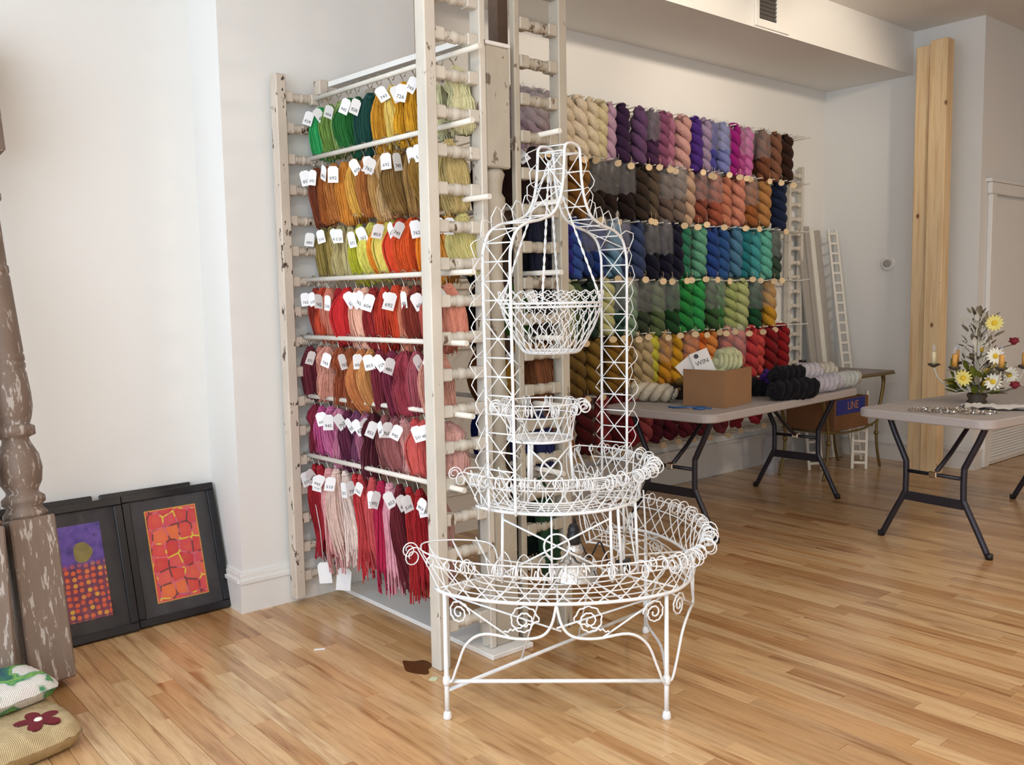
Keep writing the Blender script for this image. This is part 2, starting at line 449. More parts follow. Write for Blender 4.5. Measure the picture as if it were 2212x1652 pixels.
# ---- baseboards with a stepped moulding
def baseboard(name, segs):
    mb = MB()
    for (x0, x1, y0, y1, dx, dy) in segs:
        for z0, z1, d in ((0, .135, .018), (.135, .150, .026), (.150, .172, .016), (.172, .182, .010)):
            if dx: mb.box(min(x0, x0+dx*d), max(x0, x0+dx*d), y0, y1, z0, z1)
            else: mb.box(x0, x1, min(y0, y0+dy*d), max(y0, y0+dy*d), z0, z1)
    return struct(name, mb, 'trim_paint')
baseboard('baseboard_left', [(XW, PX0, YL, YL, 0, -1)])
baseboard('baseboard_pilaster', [(PX0-.018, PX1, YP, YP, 0, -1), (PX0, PX0, YP, YL-.026, -1, 0)])
baseboard('baseboard_far', [(XF, XF, 3.0, YB-.026, -1, 0)])
baseboard('baseboard_return', [(XF-.018, 7.33, 3.0, 3.0, 0, -1)])
struct('baseboard_back', MB().box(PX1, 6.62, YB-.03, YB, 0, .235).box(PX1, 6.62, YB-.045, YB, .235, .25), 'trim_paint')

# ---- floor: planks run towards the yarn wall
fl = struct('floor', MB().box(XW-.15, 11.15, YR-.15, YB+.15, -.06, -.018), 'subfloor')
rng = random.Random(5)
PW = .0635
def project(p):
    d = Vector(p)-Vector((0, 0, CAM_H)); z = d.dot(ax_f)
    if z < .3: return None
    return (1106+1957*d.dot(ax_r)/z, 826-1957*d.dot(ax_u)/z, z)
lens_ = [.42, .58, .74, .90, 1.10]
pm = {}
for L in lens_:
    pm[L] = MB().bbox(-PW/2+.0006, PW/2-.0006, .0006, L-.0006, -.018, 0, .0009).mesh('plank', 'oak_plank')
cands = []; rest = []
x = XW
while x < 11.0:
    y = YR - rng.random()*.9
    while y < YB:
        L = rng.choice(lens_)
        y1 = min(y+L, YB)
        c = project((x+PW/2, max(y+L/2, YR), 0))
        vis = c is not None and -140 < c[0] < 2350 and 700 < c[1] < 1790
        if vis: cands.append((c[2], x, y, L, y1))
        else: rest.append((x, y, y1))
        y += L
    x += PW
cands.sort()
for z, x, y, L, y1 in cands[:290]:
    inst('plank', pm[L], fl, (x+PW/2, y, 0))
mb = MB()
for z, x, y, L, y1 in cands[290:]:
    mb.box(x+.0006, x+PW-.0006, max(y, YR)+.0006, y1-.0006, -.018, 0)
for x, y, y1 in rest:
    if y1 > YR: mb.box(x+.0006, x+PW-.0006, max(y, YR)+.0006, y1-.0006, -.018, 0)
o = part('plank_field', mb, 'oak_plank', fl); o['kind'] = 'stuff'

# ---- supply vent in the soffit face
v = thing('wall_vent', 'white air vent grille with dark louvres on the soffit face', 'vent', (5.20, 3.54, 3.10))
part('frame', MB().bbox(-.13, -.09, -.014, 0, 0, .3, .003).bbox(.10, .25, -.014, 0, 0, .3, .003).bbox(-.09, .10, -.014, 0, 0, .05, .003).bbox(-.09, .10, -.014, 0, .27, .30, .003), 'trim_paint', v)
part('backing', MB().box(-.09, .10, -.003, 0, .05, .27), 'vent_dark', v)
sl = MB().box(-.09, .10, -.010, -.004, 0, .011).mesh('slat', 'vent_dark')
for k in range(8): inst('slat', sl, v, (0, 0, .06+k*.026), (R_(20), 0, 0))
# ---- round control on the far wall
t = thing('wall_thermostat', 'small round white wall dial with grey centre on the far wall', 'thermostat', (XF, 3.71, 1.62))
part('plate', MB().lathe([(.062, 0), (.062, -.012), (.052, -.02)], 24, 'x'), 'trim_paint', t)
part('dial', MB().lathe([(.030, -.018), (.030, -.035), (.022, -.040)], 20, 'x'), 'grey_board', t)
# ---- door in the return wall
d = struct('door_1', MB().bbox(7.43, 8.30, 2.985, 3.0, .005, 2.10, .003), 'trim_paint')
part('casing', MB().bbox(7.33, 7.42, 2.965, 3.0, 0, 2.12, .006), 'trim_paint', d)
part('casing', MB().bbox(8.31, 8.40, 2.965, 3.0, 0, 2.12, .006), 'trim_paint', d)
part('casing_head', MB().bbox(7.31, 8.42, 2.962, 3.0, 2.12, 2.21, .006).box(7.29, 8.44, 2.955, 3.0, 2.21, 2.235), 'trim_paint', d)
for z in (1.90, .95): part('hinge', MB().bbox(7.422, 7.440, 2.974, 2.986, z, z+.10, .002), 'hinge_brass', d)
g = part('grille', MB().bbox(7.44, 8.22, 2.972, 2.986, .03, .06, .003).bbox(7.44, 8.22, 2.972, 2.986, .27, .30, .003).bbox(7.44, 7.47, 2.972, 2.986, .06, .27, .003).bbox(8.19, 8.22, 2.972, 2.986, .06, .27, .003), 'trim_paint', d)
sl = MB().box(0, .72, -.006, .002, 0, .012).mesh('louvre', 'trim_paint')
for k in range(9): inst('louvre', sl, g, (7.47, 2.978, .068+k*.0225), (R_(-30), 0, 0))
# ---- housings for the added ceiling fill lights, out of view
for lx, ly, lab in ((3.4, -1.2, 'added square white fill lamp to the right of the photographer'), (.6, .6, 'added square white fill lamp near the shop window'), (6.0, -.6, 'added square white fill lamp over the right side of the shop')):
    l = thing('added_ceiling_lamp', lab, 'lamp', (lx, ly, CEIL))
    part('housing', MB().bbox(-.18, .18, -.18, .18, -.06, 0, .006), 'trim_paint', l)
for k, (pos, tgt, pw) in enumerate(SPOTS):
    l = thing('track_spotlight', 'white track spotlight on the ceiling, aimed at the %s' % ['left half of the yarn wall', 'right half of the yarn wall'][k], 'lamp', (pos[0], pos[1], CEIL), 0, 'track spotlights')
    part('base_plate', MB().lathe([(.045, 0), (.045, -.02), (.012, -.025)], 18), 'trim_paint', l)
    part('arm', MB().tube([(0, 0, -.02), (0, 0, -.10)], .008, 8), 'trim_paint', l)
    dv = (Vector(tgt)-Vector(pos)).normalized(); hd = part('head', MB().lathe([(.028, .06), (.03, .05), (.034, .0), (.036, -.01)], 18, cap=False), 'trim_paint', l, Vector((0, 0, pos[2]-CEIL))-dv*.012)
    hd.rotation_euler = (-dv).to_track_quat('Z', 'Y').to_euler()
# ---- pine post against the far wall: two boards
pp = thing('pine_post', 'raw pine post of two knotty boards standing by the far wall', 'post', (6.90, 3.235, 0))
part('board', MB().bbox(-.055, .02, .006, .112, 0, 3.20, .004), 'pine', pp)
part('board', MB().bbox(-.09, .02, -.135, -.008, 0, 3.22, .004), 'pine', pp)

# ================================================================== framed prints
def framed(name, label, x, rot_z, ybot, W, Hh, lean, art, back=False):
    f = thing(name, label, 'picture', (x, ybot, .002), rot_z)
    f.rotation_euler = (-lean, 0, rot_z)
    b = .034
    part('rail', MB().bbox(0, W, -.022, 0, 0, b, .003), 'black_frame', f)
    part('rail', MB().bbox(0, W, -.022, 0, Hh-b, Hh, .003), 'black_frame', f)
    part('rail', MB().bbox(0, b, -.022, 0, b, Hh-b, .003), 'black_frame', f)
    part('rail', MB().bbox(W-b, W, -.022, 0, b, Hh-b, .003), 'black_frame', f)
    part('mat_board', MB().box(b, W-b, -.008, -.004, b, Hh-b), 'mat_board', f)
    if art:
        mx, mz = W*.235, Hh*.155
        if art == 'print_red_fruit':
            part('gold_edge', MB().box(mx-.005, W-mx+.005, -.0092, -.008, mz-.005, Hh-mz+.005), 'gold_edge', f)
        part('print', MB().box(mx, W-mx, -.0105, -.0092, mz, Hh-mz), art, f)
        part('glass', MB().box(b, W-b, -.0135, -.0125, b, Hh-b), 'picture_glass', f)
        if art == 'print_purple_dots':
            bl = [(.5+.17*math.cos(a)*(1+.12*math.cos(3*a)), .5+.20*math.sin(a)) for a in [2*PI*k/18 for k in range(18)]]
            part('gourd_shape', MB().prism([(mx+(W-2*mx)*(.12+1.0*p[0]), mz+(Hh-2*mz)*(.43+.55*p[1])) for p in bl], -.0112, -.0104, 'xz'), 'olive_gourd', f)
    return f
LEAN = math.atan2(.16, .555)
framed('framed_print', 'black framed print of red round fruit with orange edge against the white wall', 1.205, .025, 3.95, .418, .578, LEAN, 'print_red_fruit')
framed('framed_print', 'black framed purple print with orange dots, beside the turned brown pillars', .785, .03, 3.925, .418, .578, LEAN, 'print_purple_dots')
framed('framed_print', 'black picture frame hidden behind the red fruit print, only its top edge showing', 1.13, .02, 3.985, .40, .588, LEAN, None)
framed('framed_print', 'black picture frame hidden behind the purple print, only its top edge showing', .70, .02, 3.985, .40, .588, LEAN, None)

# ================================================================== weathered pillars at the left
def pillar(label, x, y, lean, rz, w):
    p = thing('turned_pillar', label, 'pillar', (x, y, .03)); p.rotation_euler = (-lean, 0, rz)
    h = w/2
    part('base_block', MB().bbox(-h, h, -h, h, 0, .60, .006), 'weathered_pillar', p)
    pr = [(h*.96, .60), (h*.98, .615), (h*.75, .64), (h*.95, .655), (h*.95, .675), (h*.72, .69), (h*.70, .70), (h*.90, .73), (h*1.0, .78), (h*.92, .83), (h*.62, .88), (h*.58, .895),
          (h*.90, .905), (h*.90, .935), (h*.70, .945), (h*.82, .97), (h*.93, 1.01), (h*.93, 1.06), (h*.86, 1.135), (h*.80, 1.15), (h*.86, 1.16), (h*.86, 1.172), (h*.80, 1.178), (h*.86, 1.186), (h*.86, 1.2), (h*.80, 1.21),
          (h*.84, 1.22), (h*.70, 1.50), (h*.64, 1.515), (h*.70, 1.52), (h*.70, 1.54), (h*.62, 1.55), (h*.64, 1.56), (h*.58, 1.78), (h*.78, 1.80), (h*.78, 1.82), (h*.60, 1.835), (h*.72, 1.86), (h*.84, 1.89), (h*.72, 1.92), (h*.60, 1.94), (h*.84, 1.955), (h*.84, 1.97)]
    part('turned_shaft', MB().lathe(pr, 28), 'weathered_pillar', p)
    part('top_block', MB().bbox(-h, h, -h, h, 1.97, 2.42, .006), 'weathered_pillar', p)
    return p
pillar('weathered brown turned pillar leaning at the left, nearest the framed prints', .755, 3.56, R_(11.0), .10, .155)
pillar('weathered brown turned pillar cut off by the left edge of the photo', .565, 3.50, R_(11.0), -.12, .155)

# ---- folded needlepoint pieces on the floor
def cush_e(u, v): return max(0, (1-abs(u)**9)*(1-abs(v)**7))**.42
def cushion(mb_w, mb_d, mb_h, seed, n=18):
    rg = random.Random(seed); mb = MB(); vs = []; 
    for side in (1, 0):
        for i in range(n+1):
            for j in range(n+1):
                u, v = i/n*2-1, j/n*2-1
                e = cush_e(u, v)
                z = mb_h*(.5+.5*e) if side else mb_h*(.5-.5*e)
                vs.append((u*mb_w/2*(1-.10*v**4), v*mb_d/2*(1-.10*u**4), z+(rg.random()-.5)*.004*side))
    fs = []
    k = (n+1)*(n+1)
    for i in range(n):
        for j in range(n):
            a = i*(n+1)+j
            fs.append((a, a+n+1, a+n+2, a+1)); fs.append((k+a, k+a+1, k+a+n+2, k+a+n+1))
    return mb.add(vs, fs, True)
def flower(r, cx, cy, w_, d_, h_, rot=.3, petals=5):
    # stitched flower lying on the cushion's curved top
    mb = MB(); n = 60; vs = []
    for q in (0, .35, .7, 1):
        for k in range(n):
            a = 2*PI*k/n; rr = r*q*(.45+.55*abs(math.cos(petals*a/2)))
            x, y = cx+rr*math.cos(a+rot), cy+rr*math.sin(a+rot)
            vs.append((x, y, h_*(.5+.5*cush_e(max(-1, min(1, 2*x/w_)), max(-1, min(1, 2*y/d_))))+.0035))
    fs = [(i*n+k, i*n+(k+1) % n, (i+1)*n+(k+1) % n, (i+1)*n+k) for i in range(3) for k in range(n)]
    o = len(vs); vs += [(x, y, z-.003) for x, y, z in vs]; fs += [tuple(i+o for i in f[::-1]) for f in fs]
    return mb.add(vs, fs, True)
c = thing('needlepoint_cushion', 'beige needlepoint cushion with a dark red flower, under the green one', 'cushion', (.47, 3.13, .001), .20)
part('cover', cushion(.50, .40, .105, 1), 'needlepoint_beige', c)
f = part('flower', flower(.070, .125, -.105, .50, .40, .105), 'needlepoint_red', c)
part('flower_eye', MB().lathe([(.014, 0), (.010, .005)], 12, 'z', (.125, -.105, .107)), 'petal_white', f)
c = thing('needlepoint_cushion', 'green and white needlepoint cushion with red flower, lying on top', 'cushion', (.44, 3.25, .106), .24)
part('cover', cushion(.54, .27, .075, 2), 'needlepoint_green', c)
part('flower', flower(.05, -.03, -.03, .54, .27, .075), 'needlepoint_bright_red', c)
# ---- scraps and a stain on the floor
s_ = part('paper_scrap', MB().bbox(-.022, .022, -.006, .006, 0, .003, .001), 'white_card', None, (1.673, 3.209, .0005), (0, 0, -.5)); tag(s_, 'tiny white paper scrap on the open floor below the yarn rack', 'scrap')
s_ = part('paper_note', MB().bbox(-.017, .017, -.014, .014, 0, .0015, .0005), 'mint_note', None, (1.848, 2.665, .0005), (0, 0, .6)); tag(s_, 'small pale green sticky note beside the rack post foot', 'note')
pts = [(.045*math.cos(a)*(1+.3*math.sin(2*a+1)), .075*math.sin(a)*(1+.25*math.cos(3*a))) for a in [2*PI*k/24 for k in range(24)]]
s_ = part('floor_stain', MB().prism(pts, 0, .0008), 'stain_brown', None, (1.87, 2.80, .0001)); tag(s_, 'dark brown stain on the floorboards by the rack post', 'stain')
# ================================================================== yarn rack built of baluster ladders
def rung_mesh(L, r, name, mat):
    mb = MB(); e = L*.24
    mb.bbox(0, e, -r, r, -r, r, .004).bbox(L-e, L, -r, r, -r, r, .004)
    pr = [(r*.80, e-.002), (r*.95, e+.006), (r*.70, e+.014), (r*.95, e+.022), (r*.72, e+.030), (r*1.0, e+.040), (r*1.0, L-e-.040), (r*.72, L-e-.030), (r*.95, L-e-.022), (r*.70, L-e-.014), (r*.95, L-e-.006), (r*.80, L-e+.002)]
    return mb.lathe(pr, 14, 'x').mesh(name, mat)
def ladder(label, x0, x1, y, z0a, z0b, z1, rungs, mat, wA=.05, wB=.04, dep=.06, r=.023, z1b=None, depA=None, depB=None):
    t = thing('baluster_ladder', label, 'ladder', (x0, y, 0))
    W = x1-x0
    part('upright', MB().bbox(0, wA, -(depA or dep)/2, (depA or dep)/2, z0a, z1, .004), mat, t)
    part('upright', MB().bbox(W-wB, W, -(depB or dep)/2, (depB or dep)/2, z0b, z1b or z1, .004), mat, t)
    me = rung_mesh(W-wA-wB+.004, r, 'rung', mat)
    for z in rungs: inst('rung', me, t, (wA-.002, 0, z))
    return t
RZ = [.157+.1368*k for k in range(21)]
ladder('tall white baluster ladder with the foremost post, at the near end of the rack', 1.905, 2.182, 2.73, 0, .021, 3.0, RZ, 'chippy_white', wB=.03, depB=.06)
ladder('chipped white baluster ladder fixed to the wall behind the hanging yarn', 1.848, 2.105, 3.775, .03, .03, 2.39, [.13+.1355*k for k in range(17)], 'chippy_worn', .048, .045)
ladder('tall white baluster ladder right of the turned newel post', 2.335, 2.600, 2.73, 0, 0, 3.0, [.17+.1425*k for k in range(20)], 'chippy_newel', .028, .045, depA=.03)
ladder('white baluster ladder against the wall, far side of the rack', 2.33, 2.59, 3.775, .0, .0, 2.39, [.13+.1355*k for k in range(17)], 'chippy_newel', .045, .045)
b = part('base_board', MB().bbox(2.115, 2.325, 2.645, 3.82, 0, .02, .003), 'trim_paint'); tag(b, 'long white board lying on the floor under the yarn rack', 'board')
# newel post
nw = thing('newel_post', 'turned white newel post with square blocks between the two ladders', 'post', (2.245, 2.763, .02))
h = .058
part('base_block', MB().bbox(-h, h, -h, h, 0, .57, .006), 'chippy_newel', nw)
pr = [(h*.70, .57), (h*.95, .585), (h*.95, .61), (h*.75, .63), (h*.98, .655), (h*.98, .68), (h*.70, .70), (h*.60, .74), (h*.80, .82), (h*.95, .92), (h*1.0, .99), (h*.80, 1.02), (h*.92, 1.04), (h*.80, 1.06),
      (h*.78, 1.09), (h*.72, 1.35), (h*.84, 1.37), (h*.72, 1.39), (h*.84, 1.41), (h*.72, 1.43), (h*.68, 1.60), (h*.90, 1.62), (h*.95, 1.66), (h*.80, 1.69), (h*.95, 1.72), (h*.95, 1.76), (h*.72, 1.78), (h*.80, 1.82), (h*.95, 1.85), (h*.75, 1.872)]
part('turned_shaft', MB().lathe(pr, 24), 'chippy_newel', nw)
part('top_block', MB().bbox(-h, h, -h, h, 1.87, 2.32, .006), 'chippy_newel', nw)
part('cap', MB().bbox(-h-.003, h+.003, -h-.003, h+.003, 2.32, 2.335, .003), 'trim_paint', nw)
o = part('wood_post', MB().bbox(-.03, .03, -.03, .03, 0, 3.0, .004), 'brown_post_wood', None, (2.455, 2.955, .0)); tag(o, 'bare dark brown post rising behind the newel post top', 'post')
o = part('top_rail', MB().tube([(2.10, 3.74, 2.372), (2.185, 2.80, 2.372)], .001, 4), 'trim_paint')
mb = MB(); a = Vector((2.135, 3.74, 2.36)); bq = Vector((2.20, 2.83, 2.36)); dd = (bq-a).normalized(); sd = Vector((-dd.y, dd.x, 0))*.035
o.data = MB().add([a-sd, a+sd, bq+sd, bq-sd]+[p+Vector((0, 0, .022)) for p in (a-sd, a+sd, bq+sd, bq-sd)], [(3,2,1,0),(4,5,6,7),(0,1,5,4),(1,2,6,5),(2,3,7,6),(3,0,4,7)]).mesh('top_rail', 'trim_paint')
tag(o, 'flat white board running along the very top of the yarn rack', 'board')

# ---- dowels
def dowel(label, p0, p1, r=.0105):
    p0, p1 = Vector(p0), Vector(p1)
    o = part('dowel_rod', MB().tube([Vector((0, 0, 0)), p1-p0], r, 12), 'dowel_white', None, p0)
    return tag(o, label, 'rod', 'white dowels of the yarn rack')
RODS = [((2.04, 3.80, 2.303), (2.099, 2.63, 2.303)), ((2.008, 3.80, 2.036), (2.058, 2.63, 2.036)), ((2.032, 3.80, 1.767), (2.115, 2.61, 1.767)), ((1.975, 3.80, 1.493), (2.035, 2.61, 1.493)),
        ((1.948, 3.80, 1.234), (2.01, 2.63, 1.234)), ((1.955, 3.80, .964), (2.025, 2.62, .964)), ((1.942, 3.80, .692), (1.985, 2.63, .692))]
RN = ['top', 'second', 'third', 'fourth', 'fifth', 'sixth', 'bottom']
for i, (a, b) in enumerate(RODS):
    dowel('white dowel holding the %s row of tagged hanks, left side of the rack' % RN[i], a, b)

# ---- yarn hanks
def hank_mesh(seed, L, R, style):
    rg = random.Random(seed); mb = MB()
    bend = (rg.uniform(-.018, .018), rg.uniform(-.018, .018)); tw = rg.uniform(-1.2, 1.2)
    ex = rg.uniform(.95, 1.25); ey = rg.uniform(.66, .86); nf = rg.choice((3, 4, 5)); p1, p2 = rg.random()*6, rg.random()*6
    skew = rg.uniform(-.25, .25)
    def env(s):
        if style == 0: e = .17+.83*math.sin(min(1, s*2.2+.02)*PI/2)**1.1 if s < .45 else 1-.22*((s-.45)/.55)**2
        elif style == 1: e = .20+.58*min(1, s*3.4)+.26*s
        else: e = .2+.78*min(1, s*6)-.36*math.exp(-((s-.40)/.09)**2)+.10*s
        return e
    def pos(a, rho, s):
        fold = 1+.15*math.cos(nf*a+p1+tw*2*s)+.07*math.cos((nf*2+1)*a+p2-tw*3*s)
        aa = a+tw*.5*s
        x = math.cos(aa)*R*ex*env(s)*rho*fold+bend[0]*math.sin(s*PI)+R*skew*s*s*.6
        y = math.sin(aa)*R*ey*env(s)*rho*fold+bend[1]*math.sin(s*PI)
        return x, y, -.042-L*s
    na, ns = 40, 16; vs = []
    for k in range(ns+1):
        s = k/ns*(.97 if style != 1 else .90); sh = 1
        if k == ns: sh = .55 if style != 1 else .9
        for i in range(na): vs.append(pos(2*PI*i/na, .93*sh*(1+.02*rg.uniform(-1, 1)), s+(rg.uniform(0, .02) if k == ns else 0)))
    fs = [(k*na+i, k*na+(i+1) % na, (k+1)*na+(i+1) % na, (k+1)*na+i) for k in range(ns) for i in range(na)]
    fs += [[ns*na+i for i in range(na)], list(range(na))[::-1]]
    mb.add(vs, fs, True)
    # loose strands lying on the surface and hanging out at the bottom
    for i in range(64 if style != 1 else 96):
        a0 = rg.random()*2*PI; dr = rg.uniform(-.35, .35); rho = rg.uniform(.93, 1.04); end = rg.uniform(.80, 1.02) if style != 1 else rg.uniform(.86, 1.16)
        out = rg.uniform(.0, .10) if rg.random() < .25 else 0
        pts = []
        for k in range(9):
            s = k/8*end; pts.append(pos(a0+dr*s, rho+out*math.sin(PI*k/8), s))
        mb.tube(pts, .0021 if style != 1 else .0027, 4, cap=False)
    mb.tube([(R*.30*math.cos(a), R*.26*math.sin(a), -.060) for a in [2*PI*k/10 for k in range(10)]], .007, 5, closed=True)
    return mb.mesh('yarn_hank', 'yarn')
PROTO = {0: [hank_mesh(10+i, .262, .050, 0) for i in range(6)], 2: [hank_mesh(40+i, .27, .050, 2) for i in range(3)], 1: [hank_mesh(70+i, .40, .046, 1) for i in range(5)]}
hook_me = MB().tube([(.0, .021*math.sin(a), .008+.021*math.cos(a)-.010) for a in [PI*1.12+2*PI*.86*k/14 for k in range(15)]]+[(0, .004, -.045), (0, 0, -.058)], .0024, 5).mesh('hook', 'hook_metal')
tagc = MB().prism([(-.021, -.066), (.021, -.066), (.021, -.010), (.012, 0), (-.012, 0), (-.021, -.010)], -.0006, .0006, 'xz').mesh('price_tag', 'white_card')
NUMS = [text_mesh(s, .019, 'ink') for s in ('762', '743', '510', '828', '692', '945', '604', '571', '726', '853', '932', '480')]
LEFT = [
 '34ae62 789c48 98b068 2a7a38 185a3c 164c44 dc9e30 ecd070 e4a620 dca024 ecdc98 e8e4b8 e6e2b4',
 '7c3c24 b2662e c0783a d88c34 e2ac4c ba7438 c89a5a ccA878 8c6a38 a07c48 96702e bca468 d2bc80'.lower(),
 '9c8848 b09a58 cfc08a d4c894 c6c432 e6e06c f29426 e8d468 e04826 e45a24 f58a20 efa64a f0b056 e2d68e',
 '9a3428 c8482c e08a74 aa1c28 cc2a2e e8a892 f0b8a0 9c2a2c c63a2a d84a28 e08c70 8a3428 c05a4e d47e6a e89a84',
 '6a2230 c07868 d89a88 a05030 98502a c87c48 d09258 822a3c 7a2640 9c3a4a ac5460 e0a090 e8ac9a',
 '821f36 c2508a d070a0 d88aa8 6a2848 84486c b8708e 5e2030 a06060 a8686a dca09c d05050 cf5a54 e2aaa4 e4b0a8',
 'a01c28 ac1e30 ecaaac f2d2c6 f4ded4 cc3038 d0484c d4585c c02050 eca8b8 6a1a28 b42428 a81c26 9c1a24 e8b8ae']
hank_mats = 0
rg = random.Random(77)
def hang(row, cols, a, b, t0, t1, side, style_pick, tagp, sidename):
    n = len(cols); a, b = Vector(a), Vector(b)
    for i, c in enumerate(cols):
        t = t0+(t1-t0)*i/(n-1) + rg.uniform(-.008, .008)
        p = a.lerp(b, t)
        st = style_pick(i)
        me = rg.choice(PROTO[st])
        rz = rg.uniform(-.5, .5) + (PI if rg.random() < .5 else 0)
        s = rg.uniform(.88, 1.14)
        Mx = Matrix.Rotation(R_(-6.5)+rg.uniform(-.03, .03), 4, 'Y') @ Matrix.Rotation(rg.uniform(-.09, .09), 4, 'X') @ Matrix.Rotation(rz, 4, 'Z')
        eu = Mx.to_euler()
        o = inst('yarn_hank', me, None, p+Vector((.010 if side > 0 else 0, 0, 0)), eu, (s, s, rg.uniform(.88, 1.08)), tuple(min(1, q_*1.12+.006) for q_ in lin(c)))
        tag(o, '%s yarn hank, %s from the wall, %s rod, %s' % (colour_name(c), ORD[i], row, sidename), 'yarn', 'yarn hanks on the ladder rack')
        inst('hook', hook_me, o, (0, 0, 0), (0, 0, -rz), None)
        if rg.random() < tagp:
            want = math.atan2(-.75, -.66) if side > 0 else 0
            yaw = want + PI/2 + rg.uniform(-.95, .95) - rz
            tg = inst('price_tag', tagc, o, Matrix.Rotation(-rz, 3, 'Z') @ Vector((-.058-.010*rg.random(), rg.uniform(-.02, .02), -.048-.02*rg.random())), (rg.uniform(-.25, .1), rg.uniform(-.6, .6), yaw))
            inst('number', rg.choice(NUMS), tg, (0, -.0011, -.048), (PI/2, 0, 0))
for i, (row, s) in enumerate(zip(RN, LEFT)):
    a, b = RODS[i]
    if i == 6: sp = lambda k: 1
    else: sp = lambda k: 2 if rg.random() < .22 else 0
    hang(row, s.split(), a, b, .05, .855, 1, sp, .86, 'left side of the rack')
RIGHT = {1: '2c1a16 34201a 3a241a 2e1c18', 2: '12162a 14182c 10141f 151a30', 3: '2a1c1a 38261c 4a7a30 241a18', 4: '8a5428 9a6430 d8a23c 7a4826', 5: '20307c 1a2868 2a3a8a 1c2458', 6: '1c3a26 20422c 18342a 24482e'}
for i, s in RIGHT.items():
    z = RODS[i][0][2]
    a, b = (2.455, 3.80, z), (2.462, 2.60, z)
    dowel('white dowel behind the newel post, %s of the right side of the rack' % RN[i], a, b)
    hang(RN[i], s.split(), a, b, .55, .86, 1, lambda k: 0 if i < 6 else 1, .3, 'right side of the rack')
# white card and dropped tag hanging below the bottom row
tg = inst('loose_tag', tagc, None, (2.03, 3.62, .17), (0, .1, -.7), 1.6); tag(tg, 'large blank white tag dangling lowest below the pale pink hanks', 'tag')
inst('tag_string', MB().tube([(0, 0, -.004), (.004, 0, .10), (0, 0, .20)], .0012, 4).mesh('tag_string', 'white_card'), tg)
tg = inst('loose_tag', tagc, None, (1.955, 3.68, .20), (0, -.1, -.9), 1.5); tag(tg, 'pinkish white tag hanging in front of the chipped ladder foot', 'tag')
inst('tag_string', MB().tube([(0, 0, -.004), (.004, 0, .10), (0, 0, .18)], .0012, 4).mesh('tag_string', 'white_card'), tg)

# ================================================================== yarn wall
def skein_mesh(seed, L=.345, plies=2):
    rg = random.Random(seed); mb = MB(); rr = .0275; hr = .0245; turns = rg.uniform(1.9, 2.5); ph0 = rg.random()*6
    ex = rg.uniform(.95, 1.12)
    for p in range(plies):
        n, m_ = 36, 14; vs = []
        for i in range(n+1):
            s = i/n
            a = ph0+2*PI*turns*s+2*PI*p/plies
            taper = min(1, .45+s*6, .5+(1-s)*7)
            cx, cy, cz = hr*math.cos(a)*ex, hr*math.sin(a)*ex, -.004-L*s
            # local frame roughly perpendicular to the axis, tilted with the helix
            for k in range(m_):
                b = 2*PI*k/m_
                r = rr*taper*(1+.07*math.cos(5*b+9*s)+.04*rg.uniform(-1, 1))
                tz = r*math.sin(b-a)*.55
                vs.append((cx+r*math.cos(b), cy+r*math.sin(b), cz+tz))
        fs = [(i*m_+k, i*m_+(k+1) % m_, (i+1)*m_+(k+1) % m_, (i+1)*m_+k) for i in range(n) for k in range(m_)]
        fs += [list(range(m_))[::-1], [n*m_+k for k in range(m_)]]
        mb.add(vs, fs, True)
    # top loop over the peg
    mb.tube([(.018*math.cos(a), .012*math.sin(2*a), .014*math.sin(a)) for a in [PI*k/8 for k in range(9)]], .015, 8)
    return mb.mesh('yarn_skein', 'yarn')
SK = [skein_mesh(i) for i in range(5)]
disc_me = MB().lathe([(.021, -.0025), (.021, .0025)], 18, 'y').tube([(0, 0, .02), (.004, 0, .045), (0, 0, .06)], .0012, 4).mesh('wood_tag', 'wood_disc')
def bag_mesh(seed):
    rg = random.Random(seed); mb = MB(); n = 16; vs = []
    prof = [(.030, .045, .03), (.062, .052, -.02), (.066, .056, -.09), (.066, .057, -.15), (.060, .058, -.19)]
    for rx, ry, z in prof:
        for k in range(n):
            a = 2*PI*k/n; j = 1+rg.uniform(-.06, .06)
            vs.append((rx*math.cos(a)*j, ry*math.sin(a)*j, z+rg.uniform(-.012, .012)))
    fs = [(i*n+k, i*n+(k+1) % n, (i+1)*n+(k+1) % n, (i+1)*n+k) for i in range(len(prof)-1) for k in range(n)]
    return mb.add(vs, fs, True).mesh('plastic_bag', 'plastic_bag')
BAGS = [bag_mesh(i) for i in range(3)]
peg_me = MB().lathe([(.0048, .02), (.0048, -.22), (.0030, -.225)], 8, 'y').mesh('peg', 'dowel_white')
